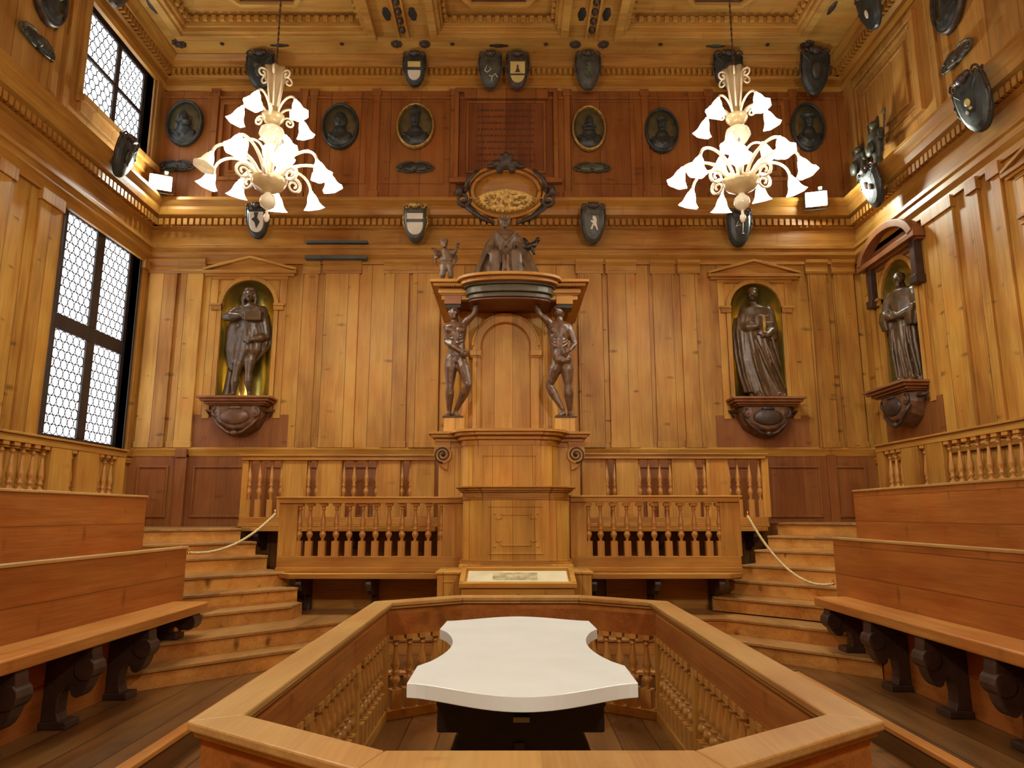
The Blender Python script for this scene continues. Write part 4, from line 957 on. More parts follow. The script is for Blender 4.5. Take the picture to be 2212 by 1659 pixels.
shield('white shield with a black pattern on the lower cornice above the left niche', (-4.0, 10.66, 6.16), 0, .34, .56, 'slate', [('painted_field', 'white', 'field', (-.02, .22, .32, None, None)), ('charge', 'slate', 'poly', [[(-.03, .13), (.04, .13), (.02, .05), (.06, -.02), (.0, -.12), (-.02, -.03), (-.07, .02), (-.02, .06)]])])
shield('white shield crossed by a black bar on the lower cornice left of the seated lady', (-1.50, 10.66, 6.13), 0, .36, .62, 'slate_hi', [('painted_chief', 'white', 'field', (-.02, .25, .34, .055, None)), ('painted_base', 'white', 'field', (-.02, .25, .34, None, .01)), ('bar', 'slate', 'field', (-.02, .25, .34, .01, .055))], crest='gilt')
shield('dark green shield with a white rearing beast right of the seated lady', (1.31, 10.66, 6.12), 0, .37, .64, 'slate_hi', [('charge', 'white', 'poly', beast)])
shield('dark shield with a white hook-shaped charge on the lower cornice above the right niche', (3.62, 10.66, 6.06), 0, .37, .62, 'slate', [('charge', 'white', 'lines', [[(-.07, .0), (-.03, .09), (.0, .03), (-.06, .02)], [(.04, .14), (.04, -.10)], [(.02, -.10), (.06, -.10)]])])
shield('dark rounded shield on the left wall beside the left floodlight', (-5.52, 9.45, 6.62), PI / 2, .42, .62, 'slate', [('charge', 'slate_hi', 'balls', [(0, 0, .08, .12)])])
shield('black shield with a silver crest on the right wall cornice beside the right floodlight', (5.30, 9.72, 6.30), -PI / 2, .46, .62, 'slate', [('charge', 'white', 'balls', [(-.04, .06, .03, .06), (.05, .0, .025, .05)])])
shield('large blue-black shield on the right wall cornice near the frame edge', (5.30, 7.42, 6.22), -PI / 2, .52, .70, 'slate', [('charge', 'yellow', 'balls', [(0, .02, .05, .05), (.02, -.06, .02, .02)]), ('highlight', 'white', 'balls', [(-.05, -.08, .015, .03)])])
shield('dark shield hung from the ceiling edge above the upper window', (-5.40, 8.72, 8.78), PI / 2, .44, .62, 'crest', [('charge', 'slate_hi', 'balls', [(0, -.04, .05, .12)])], crest='slate')
shield('dark shield hung from the ceiling edge above the right wall panel', (5.20, 9.15, 8.78), -PI / 2, .46, .62, 'slate', [('charge', 'white', 'balls', [(0, -.07, .035, .07)])])

# ------------------------------------------------------------------ oval portrait medallions
def medallion(label, loc, rz, w, h, hat, rim='slate', bust='slate'):
    t = thing('portrait_medallion', label, 'portrait medallion', loc, rz)
    mb = MB(); n = 36; rings = []
    for s, y in ((1.06, 0), (1.06, -.04), (1.02, -.075), (.96, -.08), (.93, -.05), (.93, 0)): rings.append([(w / 2 * s * math.cos(2 * PI * i / n), y, h / 2 * s * math.sin(2 * PI * i / n)) for i in range(n)])
    mb.loft(rings); mb.obj('oval_rim', M[rim], t, smooth=True)
    mb = MB(); mb.loft([[(w / 2 * .95 * s * math.cos(2 * PI * i / n), y, h / 2 * .95 * s * math.sin(2 * PI * i / n)) for i in range(n)] for s, y in ((1, 0), (1, -.02), (.5, -.012), (.05, -.01))]); mb.obj('oval_ground', M['olive'], t, smooth=True)
    mb = MB(); k = h
    mb.ball((0, -.03, -.30 * k), (.40 * w, .09, .20 * k), 16); mb.ball((0, -.05, -.12 * k), (.20 * w, .07, .12 * k), 12); mb.limb([(0, -.06, -.1 * k), (0, -.07, .06 * k)], [.08 * w, .075 * w], 10)
    mb.ball((0, -.09, .12 * k), (.125 * w, .075, .135 * k), 16); mb.ball((0, -.165, .10 * k), (.022 * w, .025, .035 * k), 8); mb.ball((0, -.14, .03 * k), (.06 * w, .035, .035 * k), 8)
    if hat == 'mitre': mb.loft([[(a * w * x, -.08 + b * y, z * k) for a, b in ((1, 0), (.7, .05), (0, .06), (-.7, .05), (-1, 0), (-.7, -.05), (0, -.06), (.7, -.05))] for x, y, z in ((.13, 1, .20), (.16, 1, .30), (.13, .8, .38), (.02, .3, .46))])
    elif hat == 'ruff': mb.ball((0, -.08, -.0 * k), (.23 * w, .09, .05 * k), 14)
    elif hat == 'cap': mb.ball((0, -.08, .23 * k), (.17 * w, .085, .06 * k), 14)
    elif hat == 'brim': mb.ball((0, -.09, .20 * k), (.27 * w, .10, .025 * k), 14); mb.ball((0, -.08, .26 * k), (.13 * w, .07, .07 * k), 12)
    elif hat == 'hood': mb.ball((0, -.05, .12 * k), (.20 * w, .075, .2 * k), 14)
    for s in (-1, 1): mb.limb([(s * .30 * w, -.07, -.2 * k), (s * .08 * w, -.12, -.34 * k)], [.05 * w, .03 * w], 8)
    mb.obj('carved_bust', M[bust], t, remesh=0.016)
    return t
medallion('oval dark portrait relief on the back wall nearest the left corner', (-5.42, 10.94, 8.0), 0, .58, .78, 'ruff')
medallion('oval portrait relief just right of the left chandelier', (-2.83, 10.94, 7.95), 0, .58, .78, 'hood')
medallion('oval portrait relief of a bishop with a tall mitre left of the inscription panel', (-1.58, 10.94, 7.96), 0, .60, .78, 'mitre', rim='gilt')
medallion('oval portrait relief with ruff collar right of the inscription panel', (1.31, 10.94, 7.92), 0, .54, .78, 'ruff', rim='gilt')
medallion('oval portrait relief just left of the right chandelier', (2.52, 10.94, 7.88), 0, .54, .76, 'cap')
medallion('oval portrait relief with a green brimmed hat in the right far corner', (4.96, 10.94, 7.95), 0, .54, .82, 'brim')
medallion('oval portrait relief on the left wall before the upper window', (-5.79, 7.93, 8.02), PI / 2, .58, .80, 'ruff', rim='crest')
medallion('oval portrait relief on the right wall next to the framed panel', (5.59, 8.03, 8.05), -PI / 2, .60, .86, 'hood', rim='crest')
medallion('oval gilded cartouche on the right wall at the frame edge', (5.52, 7.0, 7.55), -PI / 2, .34, .50, 'none', rim='crest', bust='yellow')

# ------------------------------------------------------------------ carved scroll cartouches
def cartouche(label, loc, rx, rz, w, h, mat='slate', mat2='slate_hi'):
    t = thing('scroll_cartouche', label, 'carved cartouche', loc, rz); t.rotation_euler = (rx, 0, rz)
    mb = MB(); mb.ball((0, -.02, 0), (w * .30, .035, h * .42), 16)
    for s in (-1, 1): mb.ball((s * w * .2, -.02, 0), (w * .16, .03, h * .34), 12)
    mb.obj('cartouche_field', M[mat], t, smooth=True)
    mb = MB()
    for s in (-1, 1):
        mb.tube(spiral((s * w * .40, -.03, 0), h * .36, 1.3, 0, s, 18, 0 if s < 0 else PI), .014, 6)
        mb.tube([(s * w * .05, -.03, h * .42), (s * w * .2, -.04, h * .46), (s * w * .36, -.03, h * .34), (s * w * .5, -.02, 0)], .013, 6)
        mb.tube([(s * w * .05, -.03, -h * .42), (s * w * .2, -.04, -h * .44), (s * w * .36, -.03, -h * .32), (s * w * .5, -.02, 0)], .013, 6)
    mb.ball((0, -.05, -h * .12), (w * .08, .04, h * .22), 10)
    mb.obj('scroll_border', M[mat2], t, smooth=True)
cartouche('long scroll cartouche below the left corner portrait', (-5.5, 10.94, 7.24), 0, 0, .62, .2)
cartouche('long scroll cartouche below the mitred portrait', (-1.57, 10.94, 7.22), 0, 0, .62, .2)
cartouche('long scroll cartouche below the ruff portrait right of centre', (1.35, 10.94, 7.22), 0, 0, .62, .18, 'greenp')
cartouche('long scroll cartouche below the left wall portrait', (-5.79, 7.82, 7.28), 0, PI / 2, .66, .22)
cartouche('long scroll cartouche below the right wall portrait', (5.59, 8.0, 7.22), 0, -PI / 2, .62, .22, 'crest')
for lb, x, m1 in (('carved cartouche on the ceiling border above the left chandelier', -3.78, 'crest'), ('dark carved cartouche on the ceiling border above the central shields', -.19, 'crest'), ('green carved cartouche on the ceiling border above the right chandelier', 3.36, 'greenp')):
    cartouche(lb, (x, 10.50, ZC), R(-90), 0, .52, .15, m1, 'gilt')
for lb, x in (('carved cartouche on the ceiling band left of the centre coffer', -1.9), ('dark carved oval on the ceiling band at the left edge of the centre coffer', -1.5), ('dark carved oval on the ceiling band at the right edge of the centre coffer', 1.1), ('carved cartouche on the ceiling band right of the centre coffer', 1.48)):
    cartouche(lb, (x, 9.75, ZC), R(-90), R(90), .5, .2, 'slate', 'crest')
for lb, x, rz in (('carved cartouche on the ceiling border beside the left window', -5.42, R(90)), ('carved cartouche on the ceiling border beside the right wall shield', 4.88, R(-90))): cartouche(lb, (x, 9.6, ZC), R(-90), rz, .5, .14, 'crest', 'gilt')
def boss(label, x, y, r):
    t = thing('rosette_boss', label, 'rosette', (x, y, ZC)); mb = MB()
    mb.ball((0, 0, -.01), (r * .5, r * .5, .03), 10)
    for i in range(8): a = 2 * PI * i / 8; mb.ball((r * .65 * math.cos(a), r * .65 * math.sin(a), -.008), (r * .33, r * .33, .02), 8)
    mb.obj('petals', M['crest'], t, smooth=True)
for lb, x, r in (('carved round rosette on the ceiling at the foot of the left carved band, outer', -1.86, .10), ('carved round rosette on the ceiling at the foot of the left carved band, inner', -1.40, .10), ('carved round rosette on the ceiling at the foot of the right carved band, inner', 1.06, .10), ('carved round rosette on the ceiling at the foot of the right carved band, outer', 1.52, .10),
                 ('carved rosette on the ceiling in the left far corner', -5.4, .12), ('carved rosette on the ceiling in the right far corner', 4.85, .12),
                 ('small stud on the ceiling border left of the left cartouche', -4.7, .035), ('small stud on the ceiling border right of the left cartouche', -2.75, .035), ('small stud on the ceiling border left of the dark central cartouche', -.95, .035), ('small stud on the ceiling border right of the dark central cartouche', .58, .035), ('small stud on the ceiling border left of the green cartouche', 2.45, .035), ('small stud on the ceiling border right of the green cartouche', 4.2, .035)):
    boss(lb, x, 10.45, r)

# ------------------------------------------------------------------ inscription panel and garland over the pulpit
ip = thing('inscription_panel', 'square dark inscription panel with a moulded frame high on the back wall', 'inscription panel', (-.07, 10.97, 6.95))
mb = MB(); mb.box(-.78, .78, -.02, 0, 0, 1.68); mb.obj('panel_board', wood('inscription_pine', (0.12, 0.035, 0.01), (0.27, 0.09, 0.022), 'X', 'Z', .4, .2, .5, .6), ip)
mb = MB(); frame_panel(mb, -.86, .86, .02, 1.70, -.02, .07, .06); frame_panel(mb, -.66, .66, .18, 1.48, -.02, .035, .03); mb.box(-.92, .92, -.12, -.02, -.02, .05); mb.box(-.70, .70, -.10, -.02, 1.50, 1.66)
mb.obj('moulded_frame', M['dark_x'], ip, bevel=0.008)
mb = MB(); random.seed(5)      # rows of faded, unreadable lettering
for r_ in range(9):
    z = 1.30 - r_ * .115; x = -.48
    while x < .46:
        w_ = random.uniform(.015, .04); mb.box(x, x + w_, -.023, -.02, z, z + .035); x += w_ + random.choice((.012, .012, .012, .03))
q = mb.obj('faded_lettering', plain('faded_ink', (0.085, 0.032, 0.012), 0.6), ip); q['kind'] = 'stuff'
ga = thing('crowned_cartouche', 'wide carved oval cartouche leaning out above the seated lady', 'carved cartouche', (-.07, 10.72, 6.70)); ga.rotation_euler = (R(18), 0, 0)
n = 36; mb = MB(); mb.loft([[(.50 * s * math.cos(2 * PI * i / n), y, .30 * s * math.sin(2 * PI * i / n)) for i in range(n)] for s, y in ((1, 0), (1, -.03), (.7, -.06), (.1, -.07))]); mb.obj('oval_field', M['wood_x'], ga, smooth=True)
mb = MB()
for rr, tt, zz in ((.54, .035, .33), (.62, .03, .40)): mb.tube([(rr * math.cos(2 * PI * i / n), -.03, zz * math.sin(2 * PI * i / n)) for i in range(n + 1)], tt, 8)
mb.obj('oval_border', M['wood_x'], ga, smooth=True)
mb = MB(); mb.loft([[(x, -.05 - d, z) for x, z in [(-.5, -.12), (-.3, -.02), (0, .03), (.3, -.02), (.5, -.12), (.35, -.26), (.1, -.33), (-.1, -.33), (-.35, -.26)]] for d in (0, .04)]); 
random.seed(8)
for i in range(60): a_ = random.uniform(0, 2 * PI); q_ = random.uniform(0, 1) ** .5; mb.ball((.38 * q_ * math.cos(a_), -.095, -.15 + .11 * q_ * math.sin(a_)), (random.uniform(.012, .03), .014, random.uniform(.01, .022)), 6)
for i in range(15): a = PI + PI * i / 14; mb.ball((.45 * math.cos(a), -.10, -.12 + .20 * math.sin(a)), (.035, .02, .025), 6)
mb.obj('gilt_garland', M['gilt'], ga, smooth=False)
mb = MB()
for s in (-1, 1):
    mb = MB(); mb.tube(spiral((s * .68, -.04, -.12), .12, 1.4, 0, s, 20, 0 if s < 0 else PI), .034, 8); mb.limb([(s * .64, -.04, .02), (s * .60, -.05, .18), (s * .45, -.05, .32)], [.05, .04, .03], 8); mb.limb([(s * .62, -.03, -.24), (s * .4, -.04, -.42), (s * .2, -.04, -.50)], [.05, .04, .03], 8); mb.ball((s * .74, -.05, .0), (.06, .05, .10), 10)
    mb.obj('side_scroll', M['crest'], ga, smooth=True)
mb = MB()
for x, z, a, b in ((0, .44, .13, .12), (-.14, .42, .09, .07), (.14, .42, .09, .07), (0, .56, .05, .05), (-.24, .38, .09, .04), (.24, .38, .09, .04), (-.08, .53, .04, .05), (.08, .53, .04, .05), (-.1, .34, .06, .07), (.1, .34, .06, .07)): mb.ball((x, -.07, z), (a, .06, b), 12)
mb.obj('crown_crest', M['crest'], ga, remesh=0.012)

# ------------------------------------------------------------------ niche surrounds and consoles
def surround(label, loc, rz, hw, zs, kind):
    """origin: wall face, niche centre, niche sill; zs = springing height above the sill"""
    t = thing('niche_surround', label, 'niche surround', loc, rz); top = zs + hw
    mb = MB(); mb.prism([(hw, -.02)] + arc(0, zs, hw, 0, 180, 18) + [(-hw, -.02), (-hw - .07, -.02)] + arc(0, zs, hw + .07, 180, 0, 18) + [(hw + .07, -.02)], 0, -.045, 'y'); mb.obj('arch_moulding', M['wood_z'], t, bevel=0.008)
    for s in (-1, 1):
        mb = MB(); mb.box(s * (hw - .0), s * (hw + .16), 0, -.07, zs - .09, zs); mb.box(s * hw, s * (hw + .18), 0, -.09, zs - .02, zs + .02); mb.obj('impost_block', M['wood_x'], t, bevel=0.006)
        mb = MB(); mb.box(s * (hw + .08), s * (hw + .19), .002, -.027, -.30, top + .03); mb.obj('side_strip', M['wood_z'], t, bevel=0.005)
    pw = hw + .30; d = .14 if kind == 'seg' else .09
    mb = MB(); mb.box(-pw, pw, 0, -d + .03, top + .06, top + .10); mb.box(-pw - .04, pw + .04, 0, -d, top + .10, top + .15); mb.box(-pw + .1, pw - .1, .002, -.036, top + .01, top + .07)
    if kind == 'tri':
        mb.prism([(-pw - .02, top + .15), (pw + .02, top + .15), (0, top + .36)], 0, -.035, 'y')
        for s in (-1, 1): mb.prism([(s * (pw + .04), top + .15), (s * (pw + .04), top + .19), (0, top + .40), (0, top + .35)], 0, -d, 'y')
    else:
        mb.prism([(pw, top + .15)] + arc(0, top + .05, pw, 20, 160, 16, .42) + [(-pw, top + .15)], 0, -.05, 'y')
        o_ = arc(0, top + .05, pw + .06, 14, 166, 20, .50); i_ = arc(0, top + .05, pw - .06, 166, 14, 20, .40); mb.prism(o_ + i_, 0, -d - .06, 'y')
        mb.box(-pw - .06, pw + .06, 0, -d - .05, top + .08, top + .16)
    mb.obj('pediment', M['wood_x'] if kind == 'tri' else M['shelf'], t, bevel=0.006)
    if kind == 'seg':
        for s in (-1, 1):
            mb = MB(); mb.box(s * (hw + .10), s * (hw + .22), 0, -.12, zs + .02, top + .08); mb.box(s * (hw + .08), s * (hw + .24), 0, -.15, zs - .1, zs + .02); mb.obj('half_column', M['dark_wood'], t, bevel=0.01)
    mb = MB(); mb.box(-hw - .32, hw + .32, 0, -.012, -.95, -.24); mb.obj('lower_panel', M['dado'], t)
    return t
surround('left back wall niche surround with a triangular pediment', (NL[0], YB, NL[2]), 0, NL[1], NL[3] - NL[2], 'tri')
surround('right back wall niche surround with a triangular pediment', (NR[0], YB, NR[2]), 0, NR[1], NR[3] - NR[2], 'tri')
surround('right wall niche surround with a heavy curved pediment', (XR, NW[0], NW[2]), -PI / 2, NW[1], NW[3] - NW[2], 'seg')
surround('right wall niche surround cut off by the frame edge, with a triangular pediment', (XR, NW2[0], NW2[2]), -PI / 2, NW2[1], NW2[3] - NW2[2], 'tri')
def console(label, loc, rz, hw, mat):
    t = thing('console', label, 'console', loc, rz)
    mb = MB(); 
    for w_, d, a, b in ((hw + .14, .40, -.035, 0), (hw + .10, .36, -.075, -.035), (hw + .05, .31, -.11, -.075), (hw + .02, .27, -.13, -.11)): mb.box(-w_, w_, .05, -d, a, b)
    mb.obj('shelf', M['shelf'], t, bevel=0.008)
    mb = MB(); mb.loft([[(x * s, .0 - .26 * k, -.13 + z * (1 - .25 * k)) for x, z in [(-hw, 0), (hw, 0), (hw * .97, -.16), (hw * .75, -.34), (hw * .35, -.45), (0, -.48), (-hw * .35, -.45), (-hw * .75, -.34), (-hw * .97, -.16)]] for s, k in ((1, 0), (.97, .5), (.85, .85), (.6, 1.0))]); mb.obj('bracket_body', M['console'], t, bevel=0.02)
    mb = MB()
    for s in (-1, 1):
        mb.tube(spiral((s * hw * .70, -.23, -.22), .09, 1.3, 0, s, 18, 0 if s < 0 else PI), .02, 6); mb.tube([(s * hw * .9, -.12, -.20), (s * hw * 1.25, -.05, -.18), (s * hw * 1.05, -.06, -.28)], [.03, .02, .012], 6)
        mb.tube([(s * hw * .8, -.2, -.30), (s * hw * .62, -.24, -.42), (s * hw * .3, -.24, -.53), (0, -.22, -.57)], .022, 6)
    mb.ball((0, -.26, -.30), (hw * .55, .06, .13), 16); mb.ball((0, -.24, -.55), (.06, .05, .04), 10); mb.ball((0, -.28, -.17), (.1, .04, .03), 10)
    mb.obj('carved_border', M[mat], t, smooth=True)
    return t
console('carved console with oval cartouche below the left niche statue', (NL[0], YB, NL[2]), 0, .42, 'console')
console('carved console with rounded underside below the right niche statue', (NR[0], YB, NR[2]), 0, .42, 'crest')
console('carved console below the statue on the right wall', (XR, NW[0], NW[2]), -PI / 2, .42, 'crest')

# blue-grey painted boards on the frieze left of centre
t = thing('painted_frieze_board', 'pair of dull blue-grey strips on the frieze left of the pulpit', 'painted strip', (-2.75, YB - .1, 5.6))
mb = MB(); mb.box(-.52, .46, -.08, .04, .27, .31); mb.obj('upper_strip', M['bluegrey'], t); mb = MB(); mb.box(-.52, .46, -.10, .02, .0, .05); mb.obj('lower_strip', M['bluegrey'], t)

# ------------------------------------------------------------------ carved figures
def head(mb, c, r, tilt=0.0, turn=0.0, hair=None):
    """a head with skull, jaw, nose, brow, lips, ears, neck side down; faces -Y"""
    T = Matrix.Translation(c) @ Matrix.Rotation(turn, 4, 'Z') @ Matrix.Rotation(tilt, 4, 'Y')
    mb.ball((0, 0, .12 * r), (.78 * r, .95 * r, .98 * r), 18, T); mb.ball((0, -.22 * r, -.42 * r), (.55 * r, .62 * r, .62 * r), 14, T)
    mb.ball((0, -.74 * r, -.82 * r), (.22 * r, .16 * r, .16 * r), 8, T)
    mb.limb([(0, -.86 * r, .12 * r), (0, -1.08 * r, -.20 * r)], [.10 * r, .17 * r], 8, T); mb.ball((0, -1.0 * r, -.24 * r), (.22 * r, .16 * r, .11 * r), 8, T)
    mb.ball((0, -.84 * r, -.50 * r), (.24 * r, .12 * r, .06 * r), 8, T); mb.ball((0, -.82 * r, -.60 * r), (.19 * r, .12 * r, .06 * r), 8, T)
    for s in (-1, 1):
        mb.ball((s * .30 * r, -.86 * r, .22 * r), (.28 * r, .17 * r, .09 * r), 8, T); mb.ball((s * .30 * r, -.78 * r, .05 * r), (.13 * r, .10 * r, .09 * r), 8, T)
        mb.ball((s * .80 * r, .05 * r, -.02 * r), (.09 * r, .17 * r, .26 * r), 8, T); mb.ball((s * .42 * r, -.6 * r, -.22 * r), (.2 * r, .2 * r, .16 * r), 8, T)
    if hair == 'long':
        mb.ball((0, .15 * r, .28 * r), (.98 * r, .98 * r, .98 * r), 16, T)
        for s in (-1, 1):
            for q, (dx, dy) in enumerate(((.85, -.15), (.8, .3), (.6, .7))): mb.limb([(s * dx * r, dy * r, .5 * r), (s * (dx + .18) * r, dy * r, -.5 * r), (s * (dx + .1) * r, (dy - .1) * r, -1.5 * r)], [.3 * r, .34 * r, .2 * r], 8, T)
    elif hair == 'curls':
        random.seed(3)
        for i in range(30):
            a, b = random.uniform(0, 2 * PI), random.uniform(.1, 1.3)
            x, y, z = math.cos(a) * math.cos(b), math.sin(a) * math.cos(b), math.sin(b)
            if y < -.5 and z < .7: continue
            mb.ball((.85 * r * x, .95 * r * y + .05 * r, .15 * r + 1.0 * r * z), .24 * r, 8, T)
    elif hair == 'beard':
        mb.ball((0, -.55 * r, -1.0 * r), (.42 * r, .35 * r, .5 * r), 10, T); mb.ball((0, .1 * r, .35 * r), (.86 * r, .95 * r, .85 * r), 14, T)
    elif hair == 'crown':
        mb.ball((0, .15 * r, .3 * r), (.95 * r, .95 * r, .95 * r), 14, T)
        for i in range(10):
            a = 2 * PI * i / 10; mb.limb([(.85 * r * math.cos(a), .85 * r * math.sin(a), .75 * r), (1.0 * r * math.cos(a), 1.0 * r * math.sin(a), 1.05 * r)], [.26 * r, .18 * r], 6, T)
def hand(mb, wrist, d, s, curl=.5, side=1, up=(0, 0, 1)):
    """palm, four separate bent fingers of unequal length and a thumb from the side of the palm"""
    w_, d = Vector(wrist), Vector(d).normalized(); u = Vector(up); n = d.cross(u)
    if n.length < .1: n = d.cross(Vector((1, 0, 0)))
    n.normalize(); u = n.cross(d).normalized()       # n: across the palm, u: back of the hand
    palm = w_ + d * .045 * s
    mb.limb([w_, palm - n * .02 * s], [.020 * s, .024 * s], 8); mb.limb([w_, palm + n * .02 * s], [.020 * s, .024 * s], 8)
    for i, (o, L_) in enumerate(((-.033, .062), (-.011, .072), (.011, .068), (.033, .052))):
        b = w_ + d * .078 * s + n * o * s; k = b + (d - u * curl * .6).normalized() * L_ * .5 * s; e = k + (d * .6 - u * curl * 1.6).normalized() * L_ * .5 * s
        mb.limb([b - d * .02 * s, b, k, e], [.012 * s, .0115 * s, .0105 * s, .009 * s], 7)
    b = w_ + d * .022 * s + n * side * .024 * s; k = b + (d * .7 + n * side * .9).normalized() * .036 * s; e = k + (d * .9 + n * side * .25 - u * curl * .5).normalized() * .032 * s
    mb.limb([b, k, e], [.014 * s, .0125 * s, .010 * s], 7)
def foot(mb, ankle, d, s):
    a, d = Vector(ankle), Vector(d).normalized(); n = Vector((-d.y, d.x, 0))
    z0 = a.z - .065 * s
    mb.limb([a, a - d * .03 * s + Vector((0, 0, -.045 * s))], [.034 * s, .032 * s], 8)
    mb.limb([a + Vector((0, 0, -.01 * s)), (a.x + d.x * .10 * s, a.y + d.y * .10 * s, z0 + .022 * s)], [.036 * s, .030 * s], 8)
    for i, o in enumerate((-.03, -.015, 0, .015, .03)):
        b = Vector((a.x, a.y, z0 + .014 * s)) + d * .10 * s + n * o * s; mb.limb([b, b + d * (.055 - .008 * i) * s], [.013 * s, .009 * s], 6)
def torso(mb, rings, n=20):
    """rings: (cx, cy, z, half width, half depth)"""
    mb.loft([[(cx + hw * math.cos(2 * PI * i / n), cy + hd * math.sin(2 * PI * i / n), z) for i in range(n)] for cx, cy, z, hw, hd in rings])
def seg(mb, a, b, r0, r1, bulge=0.12, n=10, at=.35):
    a, b = Vector(a), Vector(b); mb.limb([a, a.lerp(b, at), a.lerp(b, .75), b], [r0, r0 * (1 + bulge), (r0 + r1) / 2, r1], n)

# flayed figure facing forward, left of the pulpit seat (unit u = 1/1000 of figure height band)
def flayed_left():
    t = thing('flayed_figure_statue', 'carved flayed man seen from the front, left arm raised to the canopy', 'statue', (cu - .715, 9.07, 2.80))
    k = .00152; P = lambda x, z, y=0.0: ((x - 262) * k, y, (1262 - z) * k)
    mb = MB(); head(mb, P(250, 345, -.02), .088, .15, .5, 'curls'); mb.limb([P(262, 400), P(262, 445)], [.05, .058], 10)
    torso(mb, [P(268, 425) [:2] + (P(0, 425)[2], .10, .06), (P(262, 0)[0], 0, P(0, 455)[2], .155, .085), (P(266, 0)[0], 0, P(0, 520)[2], .145, .10), (P(272, 0)[0], 0, P(0, 600)[2], .118, .09), (P(280, 0)[0], 0, P(0, 660)[2], .112, .085), (P(282, 0)[0], .005, P(0, 720)[2], .128, .092), (P(280, 0)[0], .01, P(0, 780)[2], .115, .085), (P(278, 0)[0], .01, P(0, 800)[2], .06, .05)])
    for s in (-1, 1):   # bared muscle of chest and belly
        mb.ball((P(266, 0)[0] + s * .065, -.07, P(0, 500)[2]), (.07, .035, .05), 10)
        for j in range(3): mb.ball((P(272, 0)[0] + s * .03, -.082, P(0, 580 + 38 * j)[2]), (.028, .02, .024), 8)
        for j in range(3): mb.limb([(P(270, 0)[0] + s * .10, -.05, P(0, 540 + 26 * j)[2]), (P(270, 0)[0] + s * .05, -.085, P(0, 555 + 26 * j)[2])], .011, 6)
    seg(mb, P(205, 455), P(192, 600, -.02), .046, .036); seg(mb, P(192, 600, -.02), P(312, 690, -.12), .037, .024, .15); hand(mb, P(312, 690, -.12), (1, 0, -.35), 1.0, .7, 1, (0, -1, 0))
    seg(mb, P(330, 440), P(432, 352, -.04), .048, .037); seg(mb, P(432, 352, -.04), P(458, 225, -.05), .037, .025, .15); hand(mb, P(458, 225, -.05), (0, 0, 1), 1.0, .3, -1, (0, -1, 0))
    seg(mb, P(235, 745), P(228, 985, -.02), .078, .050, .1); seg(mb, P(228, 985, -.02), P(222, 1205, .02), .050, .028, .22, at=.3); foot(mb, P(222, 1215, .02), (-.25, -1, 0), 1.0)
    seg(mb, P(315, 745), P(385, 985, -.08), .076, .050, .1); seg(mb, P(385, 985, -.08), P(278, 1190, .04), .050, .028, .22, at=.3); foot(mb, P(275, 1212, .0), (.45, -1, 0), 1.0)
    mb.ball((P(228, 0)[0], -.055, P(0, 990)[2]), (.035, .02, .04), 8); mb.ball((P(385, 0)[0], -.12, P(0, 985)[2]), (.035, .02, .04), 8)
    mb.obj('body', M['flayed'], t, remesh=0.0085)
    mb = MB(); mb.box(-.13, .13, -.16, .12, 0, .02); mb.obj('base', M['dark_wood'], t, bevel=0.005)
def flayed_right():
    t = thing('flayed_figure_statue', 'carved flayed man seen from behind, arm raised to the canopy', 'statue', (cu + .715, 9.07, 2.80))
    k = .00152; P = lambda x, z, y=0.0: ((x - 1500) * k, y, (1262 - z) * k)
    mb = MB(); head(mb, P(1455, 335, .0), .088, .1, 2.4, 'curls'); mb.limb([P(1455, 390), P(1460, 430)], [.05, .058], 10)
    torso(mb, [(P(1455, 0)[0], 0, P(0, 415)[2], .09, .06), (P(1462, 0)[0], 0, P(0, 450)[2], .155, .085), (P(1462, 0)[0], 0, P(0, 520)[2], .145, .098), (P(1452, 0)[0], 0, P(0, 600)[2], .118, .09), (P(1458, 0)[0], 0, P(0, 660)[2], .112, .085), (P(1478, 0)[0], -.005, P(0, 720)[2], .13, .10), (P(1485, 0)[0], -.01, P(0, 780)[2], .12, .095), (P(1488, 0)[0], -.01, P(0, 805)[2], .06, .05)])
    for s in (-1, 1):
        mb.ball((P(1485, 0)[0] + s * .055, -.065, P(0, 755)[2]), (.06, .05, .065), 10); mb.ball((P(1462, 0)[0] + s * .07, -.06, P(0, 500)[2]), (.055, .03, .07), 10)
        mb.limb([(P(1458, 0)[0] + s * .025, -.08, P(0, 560)[2]), (P(1462, 0)[0] + s * .028, -.08, P(0, 690)[2])], .018, 8)
        for j in range(3): mb.limb([(P(1458, 0)[0] + s * .11, -.035, P(0, 555 + 28 * j)[2]), (P(1458, 0)[0] + s * .055, -.082, P(0, 590 + 28 * j)[2])], .011, 6)
    seg(mb, P(1395, 440), P(1285, 350, -.03), .048, .037); seg(mb, P(1285, 350, -.03), P(1250, 235, -.05), .037, .025, .15); hand(mb, P(1250, 235, -.05), (.1, 0, 1), 1.0, .3, 1, (0, -1, 0))
    seg(mb, P(1535, 455), P(1588, 615, -.02), .048, .038); seg(mb, P(1588, 615, -.02), P(1540, 685, -.12), .038, .025, .15); hand(mb, P(1540, 688, -.12), (-1, 0, -.15), 1.0, .6, -1, (0, -1, 0))
    seg(mb, P(1518, 770), P(1528, 985, -.02), .078, .050, .1); seg(mb, P(1528, 985, -.02), P(1542, 1205, .02), .052, .028, .25, at=.3); foot(mb, P(1542, 1215, .02), (.4, -.9, 0), 1.0)
    seg(mb, P(1448, 770), P(1368, 975, .04), .076, .050, .1); seg(mb, P(1368, 975, .04), P(1482, 1185, -.02), .050, .028, .25, at=.3); foot(mb, P(1482, 1212, -.02), (-.5, -.9, 0), 1.0)
    mb.obj('body', M['flayed'], t, remesh=0.0085)
    mb = MB(); mb.box(-.14, .12, -.16, .12, 0, .02); mb.obj('base', M['dark_wood'], t, bevel=0.005)
